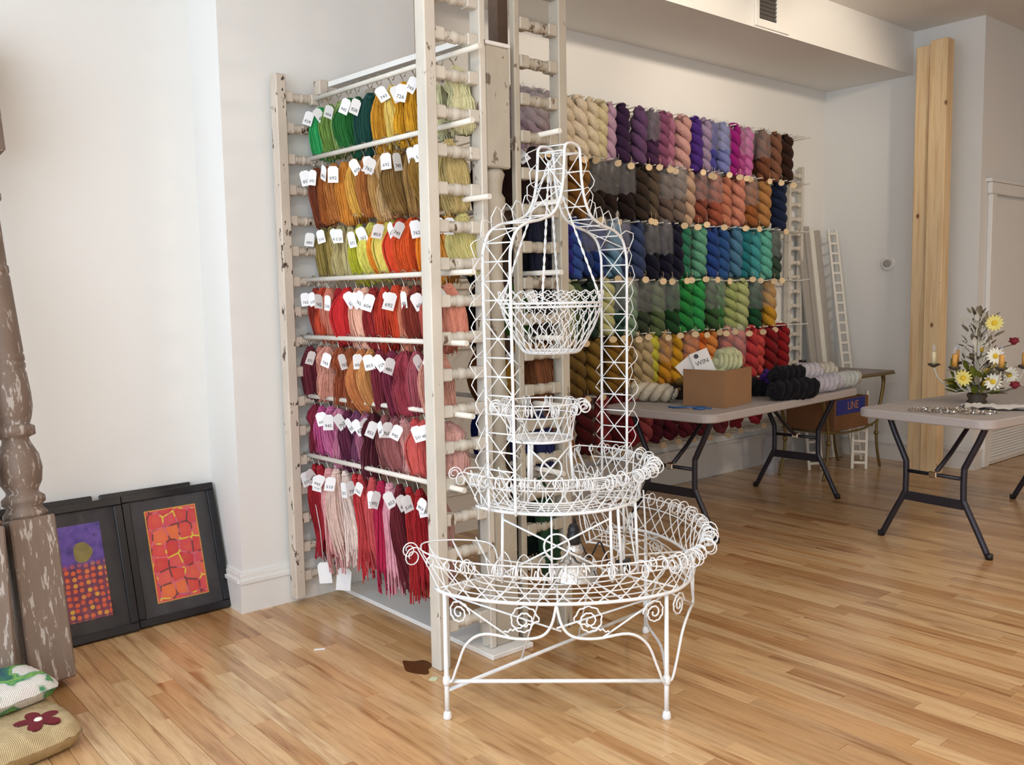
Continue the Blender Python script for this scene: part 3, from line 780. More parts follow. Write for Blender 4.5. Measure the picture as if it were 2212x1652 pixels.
WALL_ROWS = {
    1: (2.610, [(3.55,'8a7a8e',1),(3.64,'9a8a98',1),(3.72,'a08f96',1),(3.81,'9b8b95',1),(3.94,'dccbb0',0),(4.03,'e6d6bc',0),(4.14,'e4d5b8',0),(4.24,'ddd0a8',0),(4.34,'c9a5c0',0),(4.44,'3a2244',0),(4.60,'6b4a72',0),(4.72,'4a2a4c',1),(4.82,'8a5070',0),(4.93,'b0728e',0),(5.05,'d0a09a',0),(5.17,'4a2a80',0),(5.27,'a08cab',0),(5.37,'4a4a9e',1),(5.50,'7a82bc',1),(5.62,'9a1a7a',0),(5.72,'b04a8e',1),(5.83,'cc6aae',1),(5.99,'7a4a30',1),(6.16,'8a5e48',0),(6.32,'3a2218',0)]),
    2: (2.250, [(3.56,'2a1614',0),(3.67,'3a1c18',0),(3.78,'4a2a1c',0),(3.98,'7a5220',0),(4.08,'8a6028',0),(4.22,'2c2018',1),(4.35,'2a1c18',1),(4.47,'241816',1),(4.61,'3a2e26',0),(4.75,'5e5042',0),(4.89,'6a5850',1),(5.00,'7a6a60',1),(5.11,'c0a088',0),(5.26,'8a4a3a',1),(5.41,'a0543e',1),(5.55,'c07a60',0),(5.69,'d08a74',0),(5.86,'9a5c30',1),(6.01,'b8844e',0),(6.23,'1c2848',0)]),
    3: (1.870, [(3.55,'10141f',0),(3.66,'12161f',0),(3.78,'14182a',0),(3.92,'2a2a8a',0),(3.99,'3a5aa8',0),(4.11,'28407e',1),(4.22,'1c3a80',1),(4.34,'6a98b8',1),(4.46,'4a567e',1),(4.58,'3c4a72',0),(4.72,'16162a',1),(4.85,'12122a',1),(4.96,'14142c',0),(5.09,'2e7a5e',0),(5.25,'64a488',0),(5.39,'24448a',0),(5.53,'2c5690',0),(5.67,'4e7e9e',0),(5.80,'1e7a84',0),(5.93,'46a0a4',0),(6.04,'66b8a4',0),(6.17,'3a4e40',1)]),
    4: (1.485, [(3.54,'2a2a22',0),(3.65,'3a5a2a',0),(3.77,'1c2a1c',0),(3.91,'c0c4a0',0),(4.01,'4a5a3a',0),(4.13,'20382e',0),(4.27,'c8c88e',0),(4.37,'2a4a42',1),(4.49,'7e9a7e',1),(4.64,'3a4632',1),(4.78,'5e7048',1),(4.92,'1e4a26',1),(5.06,'2a8a40',0),(5.22,'2f9a4e',0),(5.36,'3a5c34',1),(5.46,'3f7a40',1),(5.61,'a4b070',0),(5.73,'b6be82',0),(5.93,'1c5030',1),(6.13,'d09a2e',1)]),
    5: (1.130, [(3.55,'8a5428',0),(3.67,'e0a83c',0),(3.76,'6a3c20',0),(3.92,'6e5420',0),(4.02,'7a5e28',0),(4.17,'8a6a2a',0),(4.34,'8a6420',0),(4.44,'9a7434',0),(4.56,'c8b084',0),(4.67,'cbb488',0),(4.74,'d8d048',0),(4.88,'dc9a2c',1),(5.00,'e0a828',0),(5.15,'e88a3a',1),(5.27,'e87a2e',0),(5.39,'e8944a',0),(5.56,'d06a58',1),(5.70,'d8766c',1),(5.85,'c84044',0),(5.97,'d8504a',0),(6.11,'8a1c20',0),(6.28,'9a1c20',0)]),
    6: (0.745, [(3.55,'6a2a1c',0),(3.66,'24307a',1),(3.76,'8a4a2a',0),(3.91,'c07038',0),(4.06,'5a1c20',0),(4.25,'a0383a',0),(4.38,'6e2026',0),(4.53,'a8263a',0),(4.67,'b85a5e',0),(4.79,'5e1c2c',0),(4.92,'6a2032',0),(5.10,'782838',0),(5.26,'7a2c3c',0),(5.48,'9a4650',0),(5.71,'a03040',0),(5.95,'b83444',0)]),
}
ROWN = ['', 'top', 'second', 'third', 'fourth', 'fifth', 'sixth', 'lowest']
rg = random.Random(9)
for r in range(1, 8):
    z = WALL_ROWS[r][0] if r < 7 else .34
    pr = thing('peg_rail', 'white peg rail on the back wall, %s of the seven rows' % ROWN[r], 'peg rail', (2.72, YB, z), 0, 'peg rails of the yarn wall')
    part('backing_board', MB().bbox(0, 3.92, -.02, -.0005, -.035, .035, .003), 'dowel_white', pr)
    for k in range(48): inst('peg', peg_me, pr, (.03+k*.0815, -.02, 0), (R_(-2.5)+rg.uniform(-.02, .02), 0, rg.uniform(-.03, .03)))
SPLIT = 0
for r in range(1, 7):
    z, items = WALL_ROWS[r]; n = len(items)
    for i, (x, c, bag) in enumerate(items):
        y = YB-.185+rg.uniform(-.02, .02)
        me = rg.choice(SK); s = rg.uniform(1.06, 1.26)
        o = inst('yarn_skein', me, None, (x, y, z-.002), (rg.uniform(-.05, .03), rg.uniform(-.05, .05), rg.random()*6), (s, s, rg.uniform(1.0, 1.06)), lin(c))
        tag(o, '%s twisted skein%s, %s from right, %s row of the yarn wall' % (colour_name(c), ' in clear bag' if bag else '', ORD[n-1-i], ROWN[r]), 'yarn', 'twisted skeins on the yarn wall')
        rz = o.rotation_euler.z
        if rg.random() < .8:
            inst('wood_tag', disc_me, o, Matrix.Rotation(-rz, 3, 'Z') @ Vector((rg.uniform(-.03, .03), -.062, -.365)), (0, 0, -rz-.75+rg.uniform(-.6, .6)))
        if bag: inst('plastic_bag', rg.choice(BAGS), o, (0, 0, 0), (0, 0, -rz))
        # a second skein hangs behind on the same peg
        if r < 6 and rg.random() < .55:
            hue = tuple(min(1, v*rg.uniform(.75, 1.2)) for v in lin(c))
            o2 = inst('yarn_skein', rg.choice(SK), None, (x+.05, y+.075, z-.002), (0, 0, rg.random()*6), (1.05, 1.05, 1.0), hue)
            tag(o2, '%s skein half hidden behind the %s from right, %s row of yarn wall' % (colour_name(c), ORD[n-1-i], ROWN[r]), 'yarn', 'twisted skeins on the yarn wall')
# right-hand upright of the yarn wall: a baluster ladder on the wall
ladder('white baluster ladder on the back wall at the right end of the skeins', 6.55, 6.76, YB-.055, .26, .26, 2.42, [.34+.118*k for k in range(18)], 'chippy_white', .03, .028, .05, .019)
# white boards and lattice strips leaning in the corner
for k, (x, dz, w_, m_) in enumerate([(6.82, 1.93, .085, 'grey_board'), (6.90, 1.95, .07, 'grey_board'), (6.96, 1.93, .06, 'white_lattice'), (7.02, 1.92, .075, 'grey_board')]):
    o = part('leaning_board', MB().bbox(-w_/2, w_/2, -.01, .01, 0, dz, .002), m_, None, (x, 4.05-.012*k, .004), (-R_(6.2), R_(-2), 0))
    tag(o, ['grey', 'pale grey', 'thin white', 'light grey'][k]+' board leaning in the far corner, %s from the yarn wall ladder' % ORD[k], 'board', 'boards leaning in the corner')
def mini_ladder(label, loc, rot, L, w_=.10):
    t = thing('lattice_strip', label, 'lattice', loc); t.rotation_euler = rot
    part('rail', MB().bbox(-w_/2, -w_/2+.022, -.008, .008, 0, L, .002), 'white_lattice', t)
    part('rail', MB().bbox(w_/2-.022, w_/2, -.008, .008, 0, L, .002), 'white_lattice', t)
    me = MB().bbox(-w_/2+.02, w_/2-.02, -.007, .007, 0, .02, .002).mesh('crosspiece', 'white_lattice')
    k = .04
    while k < L-.03: inst('crosspiece', me, t, (0, 0, k)); k += .085
mini_ladder('tall narrow white lattice strip leaning in the corner behind the small table', (6.95, 3.82, .003), (-R_(11.5), 0, R_(-25)), 1.96)
mini_ladder('short white lattice strip standing on the floor under the table', (6.62, 3.62, .003), (-R_(7), R_(3), R_(-40)), .62, .13)
mini_ladder('short white lattice strip left of the other, in the dark under the table', (6.36, 3.84, .003), (-R_(6), R_(-3), R_(-40)), .30, .12)
# ================================================================== tiered wire plant stand
WS = thing('wire_plant_stand', 'tall white wirework plant stand with half-round tiered trays and an arch', 'plant stand', (2.235, 2.409, 0), R_(3.7))
WM = 'wire_white'
def cyl(r, th, h):
    return Vector((r*math.sin(th), -r*math.cos(th), h))
def arc(r, a0, a1, h, n=40): return [cyl(r, R_(a0+(a1-a0)*k/n), h) for k in range(n+1)]
LEGS = [(-.537, 0.0), (-.031, -.524), (.537, 0.0)]
H1, H2, H3 = .43, .68, .885
for (x, y) in LEGS:
    lg = part('leg', MB().tube([(x, y, .012), (x, y, .11), (x, y, .14), (x, y, H1+.004)], [.0085, .0085, .0085, .0065], 8).lathe([(.011, .118), (.013, .125), (.013, .140), (.011, .147)], 10, 'z', (x, y, 0)), WM, WS)
    part('foot', MB().lathe([(.013, 0), (.015, .006), (.013, .02), (.009, .028)], 12, 'z', (x, y, 0)), WM, lg)
part('stretcher', MB().tube([(*LEGS[0], .13), (*LEGS[1], .13)], .0070, 8), WM, WS)
part('stretcher', MB().tube([(*LEGS[0], .098), (*LEGS[2], .098)], .0070, 8), WM, WS)
part('stretcher', MB().tube(smooth_curve([(*LEGS[1], .14), (.20, -.33, .125), (.40, -.12, .09), (*LEGS[2], .06)], 5), .0055, 6), WM, WS)
SHAPE = [1.65, 0.0]
def sup(th):
    q = SHAPE[0]; return (abs(math.sin(th))**q+abs(math.cos(th))**q)**(-1/q)
def pol(r, th, h):
    g = sup(th); return Vector((r*g*math.sin(th)+SHAPE[1], -r*g*math.cos(th), h))
# curved brackets with wavy spirals between the legs
def bracket(th0, th1):
    prof = [(0, .13), (.05, .135), (.11, .19), (.21, .275), (.38, .318), (.66, .312), (.86, .322), (.955, .36), (1.0, .428)]
    return smooth_curve([pol(.532, R_(th0+(th1-th0)*f), h) for f, h in prof], 5)
def wavy_spiral(th, h, r0, sgn, turns=2.1, tail=None):
    pts = []
    n = 60
    if tail:
        for k in range(14):
            s = k/14; q = (tail[0]+(th+math.degrees(r0/.525)*sgn-tail[0])*s, tail[1]+(h-tail[1])*s)
            pts.append(pol(.533, R_(q[0]), q[1]+.004*math.sin(k*2.6)))
    for k in range(n+1):
        s = k/n; rr = r0*(1-.86*s)*(1+.055*math.sin(k*2.1)); a = 2*PI*turns*s
        pts.append(pol(.533, R_(th)+sgn*rr*math.cos(a)/.525, h+rr*math.sin(a)))
    return pts
for (a0, a1) in ((-90, -3.4), (-3.4, 90)):
    mid = (a0+a1)/2
    part('bracket', MB().tube(bracket(a0, mid), .0048, 6), WM, WS)
    part('bracket', MB().tube(bracket(a1, mid), .0048, 6), WM, WS)
    for (f, h_, r0, sg, tl) in ((.36, .372, .052, 1, (a0+.27*(a1-a0), .330)), (.64, .372, .052, -1, (a0+.73*(a1-a0), .330)), (.07, .375, .042, 1, None), (.93, .375, .042, -1, None)):
        part('wavy_spiral', MB().tube(wavy_spiral(a0+f*(a1-a0), h_, r0, sg, 2.1, tl), .0030, 5), WM, WS)
    for f0, f1, hh in ((.02, .30, .315), (.98, .70, .315), (.06, .52, .34), (.94, .50, .35)):
        part('brace', MB().tube([pol(.53, R_(a0+f0*(a1-a0)), .425), pol(.53, R_(a0+f1*(a1-a0)), hh)], .0034, 6), WM, WS)
for x in (-.19, .12):
    part('brace', MB().tube([(x*.8, -.10, .43), (x, 0, .10)], .0034, 6), WM, WS)

def scroll_wire(R, h0, h1, dr, dth, cr, turns=1.6, r=.0023):
    pts = []
    for k in range(11):
        s = k/10
        pts.append(cyl(R+dr*s*s, R_(dth*(s**.8)), h0+(h1-h0)*s))
    th = dth
    for k in range(1, 23):
        s = k/22; rr = cr*(1-.72*s); a = PI-2*PI*turns*s
        pts.append(cyl(R+dr+cr+rr*math.cos(a), R_(th+math.copysign(2.0, dth)*s), h1+rr*math.sin(a)))
    return MB().tube(pts, r, 5)
def parc(r, a0, a1, h, n=44): return [pol(r, R_(a0+(a1-a0)*k/n), h) for k in range(n+1)]
def pscroll(R, th0, h0, h1, dr, dth, cr, turns=1.6, r=.0023):
    pts = []
    for k in range(9):
        s = k/8; pts.append(pol(R+dr*s*s, th0+R_(dth*(s**.8)), h0+(h1-h0)*s))
    for k in range(1, 20):
        s = k/19; rr = cr*(1-.72*s); a = PI-2*PI*turns*s
        pts.append(pol(R+dr+cr+rr*math.cos(a), th0+R_(dth+math.copysign(2.0, dth)*s), h1+rr*math.sin(a)))
    return MB().tube(pts, r, 5)
def tray(R, h0, h1, dr, s0, s1, npos, dth, cr, inner, slats, bars, thick):
    part('tray_ring', MB().tube(parc(R, s0, s1, h0, 56), thick, 8), WM, WS)
    for k in range(slats):
        rr = R-(R-inner)*(k+1)/(slats+1)
        part('floor_wire', MB().tube(parc(rr, s0, s1, h0), .0026, 5), WM, WS)
    part('inner_ring', MB().tube(parc(inner, s0, s1, h0), .0042, 6), WM, WS)
    for k in range(bars):
        a = R_(s0+(s1-s0)*k/(bars-1)); part('floor_bar', MB().tube([pol(inner, a, h0-.003), pol(R, a, h0-.003)], .0038, 6), WM, WS)
    for k in range(npos):
        a = R_(s0+(s1-s0)*(k+.5)/npos)
        j = lambda q_: rg.uniform(1-q_, 1+q_)
        part('scroll_wire', pscroll(R, a+R_(rg.uniform(-1, 1)), h0, h1+rg.uniform(-.006, .008), dr, -dth*j(.2), cr*j(.28), j(.15)*1.6), WM, WS); part('scroll_wire', pscroll(R, a+R_(1.2), h0, h1+rg.uniform(-.006, .008), dr, dth*j(.2), cr*j(.28), j(.15)*1.6), WM, WS)
    part('rim_wire', MB().tube(parc(R+dr+cr*.25, s0-3, s1+3, h1+.016, 56), .0031, 6), WM, WS)
    part('rim_wire', MB().tube(parc(R+dr*.86, s0, s1, h1-.022, 56), .0027, 6), WM, WS)
    for sg, sp in ((-1, s0), (1, s1)):
        A = R_(sp)
        part('end_rim', MB().tube(smooth_curve([pol(R+dr+cr*.25, R_(sp+sg*3), h1+.016), pol(R+dr-.03, R_(sp+sg*10), h1+.02), pol((R+inner)/2, R_(sp+sg*11), h1+.01), pol(inner+.02, R_(sp+sg*4), h1-.01), pol(inner, A, h0+.05)], 5), .0029, 6), WM, WS)
        for f in (.15, .5, .85):
            p0 = pol(inner+(R-inner)*f, A, h0); p1 = pol(inner+(R-inner)*(f+.1), R_(sp+sg*10), h1+.012); p2 = pol(inner+(R-inner)*(f-.16), A, h0)
            part('end_loop', MB().tube(smooth_curve([p0, (p0+p1)/2+Vector((.012, 0, 0)), p1, (p1+p2)/2-Vector((.012, 0, 0)), p2], 5), .0023, 5), WM, WS)
    part('inner_rim', MB().tube(parc(inner, s0, s1, h0+.055, 30), .0025, 5), WM, WS)
    nh = max(8, int(npos*.45)); w_ = 5*.27/inner
    for k in range(nh):
        c = s0+(s1-s0)*(k+.5)/nh
        part('hairpin', MB().tube(smooth_curve([pol(inner, R_(c-w_), h0), pol(inner, R_(c-w_*1.2), h0+.05), pol(inner, R_(c), h0+.085), pol(inner, R_(c+w_*1.2), h0+.05), pol(inner, R_(c+w_), h0)], 4), .0022, 5), WM, WS)
tray(.535, H1, .545, .030, -97, 106, 27, 11, .030, .27, 4, 9, .0062)
SHAPE[:] = [2.0, -.022]
tray(.322, H2, .785, .030, -100, 106, 22, 14, .026, .17, 4, 9, .0058)
SHAPE[:] = [1.65, 0.0]
# supports of the second tray: posts, crossed braces with a ring at the crossing
def xbrace(c0, c1, c2, c3, ringr):
    part('cross_brace', MB().tube([c0, c3], .0036, 6), WM, WS); part('cross_brace', MB().tube([c1, c2], .0036, 6), WM, WS)
    c = (c0+c1+c2+c3)/4; ux = (c1-c0).normalized(); uz = Vector((0, 0, 1)); nn = Vector((ux.y, -ux.x, 0))*.006
    part('brace_ring', MB().tube([c+nn+ux*(ringr*math.cos(a))+uz*(ringr*math.sin(a)) for a in [2*PI*k/28 for k in range(28)]], .0036, 6, closed=True), WM, WS)
for (t0, tm, t1) in ((-80, -49, -12), (12, 49, 80)):
    for t_ in (t0, t1): part('support_post', MB().tube([cyl(.335, R_(t_), H1), cyl(.325, R_(t_), H2)], .0052, 8), WM, WS)
    part('support_wire', MB().tube([cyl(.34, R_(tm), H1), cyl(.327, R_(tm), H2)], .0034, 6), WM, WS)
    xbrace(cyl(.328, R_(t0), H1+.03), cyl(.328, R_(t1), H1+.03), cyl(.328, R_(t0), H2-.03), cyl(.328, R_(t1), H2-.03), .043)
part('support_post', MB().tube([cyl(.333, R_(-4), H1), cyl(.325, R_(-6), H2)], .0052, 8), WM, WS)
part('drop_wire', MB().tube(smooth_curve([cyl(.36, R_(84), H2), cyl(.375, R_(85), .62), cyl(.36, R_(86), .55), cyl(.38, R_(85), .50), cyl(.37, R_(86), .45)], 5), .0034, 5), WM, WS)
# third tray
T3 = Vector((-.045, .03, 0))
def T(mb): return mb.xf(Matrix.Translation(T3))
R3 = .118
part('tray_ring', T(MB().tube([cyl(R3, 2*PI*k/36, H3) for k in range(36)], .0048, 8, closed=True)), WM, WS)
for k in range(9):
    y = -R3+2*R3*(k+.5)/9; xx = (R3*R3-y*y)**.5
    part('floor_wire', T(MB().tube([(-xx, y, H3), (xx, y, H3)], .0027, 5)), WM, WS)
for k in range(7):
    x = -R3+2*R3*(k+.5)/7; yy = (R3*R3-x*x)**.5
    part('floor_wire', T(MB().tube([(x, -yy, H3-.003), (x, yy, H3-.003)], .0022, 5)), WM, WS)
L3 = scroll_wire(R3, H3, 1.00, .022, -24, .026).mesh('scroll_wire', WM); R3m = scroll_wire(R3, H3, 1.00, .022, 24, .026).mesh('scroll_wire', WM)
for k in range(12):
    inst('scroll_wire', L3, WS, T3, (0, 0, 2*PI*k/12)); inst('scroll_wire', R3m, WS, T3, (0, 0, 2*PI*k/12+.08))
for rr, hh, th in ((R3+.026, 1.018, .0031), (R3+.016, .972, .0026)):
    part('rim_wire', T(MB().tube([cyl(rr, 2*PI*k/40, hh) for k in range(40)], th, 6, closed=True)), WM, WS)
for t_ in (-66, 28, 150):
    part('support_post', T(MB().tube([cyl(.125, R_(t_), H2), cyl(.112, R_(t_), H3)], .0058, 8)), WM, WS)
xbrace(T3+cyl(.122, R_(-66), H2+.02), T3+cyl(.122, R_(28), H2+.02), T3+cyl(.115, R_(-66), H3-.02), T3+cyl(.115, R_(28), H3-.02), .042)

# arch: two rods per side joined by crossed wires, with pointed loops outside
half = [(-.355, .68), (-.358, .95), (-.361, 1.25), (-.363, 1.50), (-.355, 1.562), (-.328, 1.610), (-.27, 1.640), (-.19, 1.656), (-.12, 1.682), (-.078, 1.735), (-.058, 1.80), (-.050, 1.87), (-.045, 1.912), (-.020, 1.926)]
path = smooth_curve([Vector((x, 0, z)) for x, z in half+[(-x, z) for x, z in half[::-1]]], 6)
YA, YB_ = .012, -.102
A8 = Matrix.Rotation(R_(8.1), 4, 'Z')
A8 = Matrix.Translation((-.012, 0, 0)) @ A8
def rod(yo): return [A8 @ Vector((p.x, yo, p.z)) for p in path]
rA, rB = rod(YA), rod(YB_)
part('arch_rod', MB().tube(rA, .0052, 8), WM, WS); part('arch_rod', MB().tube(rB, .0052, 8), WM, WS)
# resample by arc length
cum = [0]
for i in range(1, len(path)): cum.append(cum[-1]+(path[i]-path[i-1]).length)
def at(s):
    s = max(0, min(cum[-1]-1e-6, s))
    for i in range(1, len(cum)):
        if cum[i] >= s:
            t_ = (s-cum[i-1])/(cum[i]-cum[i-1]+1e-12); p = path[i-1].lerp(path[i], t_); d = (path[i]-path[i-1]).normalized(); return p, Vector((-d.z, 0, d.x))
NB = 46; tot = cum[-1]
for i in range(NB):
    s0, s1 = .02+(tot-.04)*i/NB, .02+(tot-.04)*(i+1)/NB
    p0, n0 = at(s0); p1, n1 = at(s1)
    q = lambda p, y: A8 @ Vector((p.x, y, p.z))
    part('cross_bar', MB().tube([q(p0, YA), q(p0, YB_)], .0027, 5), WM, WS)
    p2, _ = at(min(s1+(s1-s0), tot))
    if i % 2 == 0:
        part('lattice_wire', MB().tube([q(p0, YA), q(p2, YB_)], .0022, 5), WM, WS)
        part('lattice_wire', MB().tube([q(p0, YB_), q(p2, YA)], .0022, 5), WM, WS)
    sm = (s0+s1)/2
    ph_, nh_ = at(sm)
    for yo in (() if ph_.z > 1.89 else ((YA,) if i < NB/2 else (YB_,))):
        pe, _ = at(s1+(s1-s0)*.45)
        dirn = (pe-p0).normalized()
        tip = ph_+nh_*.064+dirn*.008; jit = rg.uniform(-.016, .016)
        c1 = p0+nh_*.040+dirn*.004; c2 = tip-nh_*.012+dirn*.016
        part('pointed_loop', MB().tube([q(p0, yo), q(c1, yo+jit*.6), q(tip, yo+jit), q(c2, yo+jit), q(pe, yo)], .0019, 5), WM, WS)
    if p0.z < 1.18:
        tip = ph_-nh_*.045
        part('pointed_loop', MB().tube([q(p0, YA if i > NB/2 else YB_), q(p0.lerp(tip, .7), YA if i > NB/2 else YB_), q(tip, YA if i > NB/2 else YB_), q(p1, YA if i > NB/2 else YB_)], .0021, 5), WM, WS)

# hanging basket
HB = thing('hanging_basket', 'white diamond-mesh wire basket hanging inside the arch of the plant stand', 'basket', (2.252, 2.437, 1.195))
bp = [(.096, 0), (.106, .006), (.132, .045), (.158, .095), (.176, .14), (.186, .180), (.190, .205), (.193, .225)]
def bprof(s):
    k = s*(len(bp)-1); i = min(int(k), len(bp)-2); f = k-i
    return bp[i][0]*(1-f)+bp[i+1][0]*f, bp[i][1]*(1-f)+bp[i+1][1]*f
def mesh_wire(sg):
    pts = []
    for k in range(25):
        s = k/24; r, z = bprof(s); a = sg*(s*1.05)+.03*math.sin(k*2.2)
        pts.append(cyl(r, a, z))
    return MB().tube(pts, .0019, 5).mesh('mesh_wire', WM)
mw = {1: mesh_wire(1), -1: mesh_wire(-1)}
for k in range(26):
    for sg in (1, -1): inst('mesh_wire', mw[sg], HB, (0, 0, 0), (0, 0, 2*PI*k/26+(.06 if sg > 0 else 0)))
for r, z, th in ((.186, .180, .0036), (.187, .166, .0024), (.096, .002, .0045), (.102, .006, .003)):
    part('hoop', MB().tube([cyl(r, 2*PI*k/40, z) for k in range(40)], th, 6, closed=True), WM, HB)
for k in range(10):
    a = PI*k/10; part('base_wire', MB().tube([cyl(.096, a, .001), cyl(-.096, a, .001)], .0022, 5), WM, HB)
tw = []
for k in range(4):
    a = R_(38+90*k); p0 = cyl(.186, a, .180); p1 = Vector((0, 0, .69)); pts = []; pts2 = []
    for i in range(41):
        s = i/40; c = p0.lerp(p1, s); o = Vector((math.cos(i*1.25), math.sin(i*1.25), 0))*.0028
        pts.append(c+o); pts2.append(c-o)
    part('hanger_wire', MB().tube(pts, .0024, 5).tube(pts2, .0024, 5), WM, HB)
part('hanger_hook', MB().tube([(.018*math.sin(a), 0, .706+.018*math.cos(a)) for a in [R_(200)+R_(300)*k/14 for k in range(15)]]+[(0, 0, .683)], .003, 6), WM, HB)

# clamp lamp lying in the lowest tray
CL = thing('clamp_lamp', 'silver reflector clamp lamp with black socket sitting in the lowest tray', 'lamp', (2.125, 2.20, H1+.004), .4)
part('reflector', MB().lathe([(.084, .0), (.082, .006), (.078, .022), (.066, .046), (.048, .062), (.032, .070), (.030, .085), (.026, .088)], 40, cap=False), 'chrome', CL)
part('neck', MB().lathe([(.032, .084), (.034, .092), (.028, .112), (.024, .118)], 20), 'chrome', CL)
part('socket', MB().lathe([(.022, .116), (.024, .122), (.024, .150), (.020, .158), (.022, .165), (.016, .182), (.008, .188)], 16), 'black_plastic', CL)
part('cord', MB().tube(smooth_curve([(0, 0, .186), (.03, .01, .20), (.065, .02, .175), (.095, .02, .11), (.12, .01, .06), (.10, -.02, .045), (.11, -.05, .10), (.135, -.06, .06), (.15, -.07, .012)], 6), .0035, 6), 'black_plastic', CL)
part('clamp', MB().bbox(.11, .165, -.15, -.13, .0, .014, .003).bbox(.11, .165, -.15, -.13, .026, .040, .003).tube([(.10, -.14, .012), (.10, -.14, .03), (.075, -.13, .05)], .006, 6), 'black_plastic', CL)
# ================================================================== folding tables
def rounded(L, W, r, n=6):
    pts = []
    for cx, cy, a0 in ((L-r, W-r, 0), (r, W-r, 90), (r, r, 180), (L-r, r, 270)):
        for k in range(n+1):
            a = R_(a0+90*k/n); pts.append((cx+r*math.cos(a), cy+r*math.sin(a)))
    return pts
def folding_table(label, loc, rz, L=1.83, W=.76, H=.745):
    t = thing('folding_table', label, 'table', loc, rz)
    top = MB(); o0 = rounded(L, W, .075); n = len(o0)
    def inset(d): return [(min(max(x, 0), L)+(d if x < L/2 else -d), y+(d if y < W/2 else -d)) for x, y in o0]
    rings = [(inset(.006), H-.048), (o0, H-.042), (o0, H-.006), (inset(.006), H)]
    vs = [(x, y, z) for ring, z in rings for x, y in ring]
    fs = [(i*n+k, i*n+(k+1) % n, (i+1)*n+(k+1) % n, (i+1)*n+k) for i in range(3) for k in range(n)]
    fs += [list(range(n))[::-1], [3*n+k for k in range(n)]]
    part('tabletop', top.add(vs, fs), 'grey_plastic', t)
    for x, sgn in ((.17, 1), (L-.17, -1)):
        for s in (-1, 1):
            c = W/2
            pts = smooth_curve([(x, c+s*.275, H-.05), (x, c+s*.235, .60), (x, c+s*.175, .475), (x, c+s*.165, .44), (x, c+s*.165, .30), (x, c+s*.175, .265), (x, c+s*.235, .15), (x, c+s*.305, .012)], 4)
            lg = part('leg', MB().tube(pts, .0165, 10), 'table_leg_metal', t)
            part('foot_cap', MB().lathe([(.0185, 0), (.0185, .03)], 10, 'z', (x, c+s*.310, 0)), 'black_plastic', lg)
        part('crossbar', MB().bbox(x-.009, x+.009, W/2-.17, W/2+.17, .235, .285, .003), 'table_leg_metal', t)
        part('crossbar', MB().tube([(x, W/2-.165, .40), (x, W/2+.165, .40)], .011, 8), 'table_leg_metal', t)
        br = part('brace', MB().tube([(x, W/2, .40), (x+sgn*.16, W/2, .50), (x+sgn*.42, W/2, H-.05)], .0125, 8), 'table_leg_metal', t)
        part('brace_lock', MB().bbox(x-.022, x+.022, W/2-.022, W/2+.022, .385, .42, .004), 'chrome', br)
    return t
folding_table('grey plastic folding table with cardboard box and skeins, by the yarn wall', (3.93, 3.00, 0), R_(4.5))
folding_table('grey plastic folding table at the right with the floral chandelier on it', (4.665, 1.865, 0), R_(-5.5))
T1Z = .7455
def lying(label, c, p, rz, s=(1, 1, 1), tilt=PI/2, k=None, tagd=False):
    o = inst('yarn_skein', SK[k if k is not None else rg.randrange(5)], None, p, (tilt, 0, rz), s, lin(c))
    tag(o, label, 'yarn')
    if tagd: inst('wood_tag', disc_me, o, (0, .05, -.30), (0, .6, .5))
    return o
rad = .055
# cream skein at the near end, with a dark tray behind the box
lying('cream twisted skein lying at the near end of the folding table', 'e8dcc4', (4.27, 3.53, T1Z+.058), R_(24), (1.1, 1.1, .78))
o = lying('cream twisted skein behind another at the near table end', 'e2d6ba', (4.36, 3.78, T1Z+.056), R_(62), (1.0, 1.0, .5))
tr = thing('shallow_tray', 'dark brown wooden tray behind the cardboard box on the table', 'tray', (4.42, 3.50, T1Z), R_(8))
part('tray_base', MB().bbox(0, .42, 0, .22, 0, .012, .003), 'dark_tray', tr)
for a in ((0, .42, 0, .012), (0, .42, .208, .22), (0, .012, .012, .208), (.408, .42, .012, .208)): part('tray_side', MB().bbox(*a, .012, .09, .003), 'dark_tray', tr)
lying('golden brown skein lying in the dark tray', 'a8843c', (4.72, 3.63, T1Z+.09), R_(95), (1, 1, .9))
# cardboard box: open top
bx = thing('cardboard_box', 'open brown cardboard box on the folding table with pale green yarn inside', 'box', (4.235, 3.135, T1Z), R_(9))
bL, bW, bH, q = .335, .27, .215, .006
part('box_floor', MB().box(0, bL, 0, bW, 0, q), 'cardboard', bx)
for nm, a in (('box_side', (0, bL, 0, q)), ('box_side', (0, bL, bW-q, bW)), ('box_side', (0, q, q, bW-q)), ('box_side', (bL-q, bL, q, bW-q))): part(nm, MB().box(*a, q, bH), 'cardboard', bx)
M9 = Matrix.Translation((4.235, 3.135, T1Z)) @ Matrix.Rotation(R_(9), 4, 'Z')
def inbox(x, y, z): return M9 @ Vector((x, y, z))
for k, (x, y, z, rz, s) in enumerate([(.10, .06, .245, 70, 1.1), (.17, .12, .27, 95, 1.15), (.10, .16, .22, 110, 1.1)]):
    lying('pale green skein in the cardboard box, %s' % ['front left', 'on top', 'at the back'][k], 'dfe2b4', inbox(x+.19, y, z), R_(rz), (s, s, .46), PI/2, k)
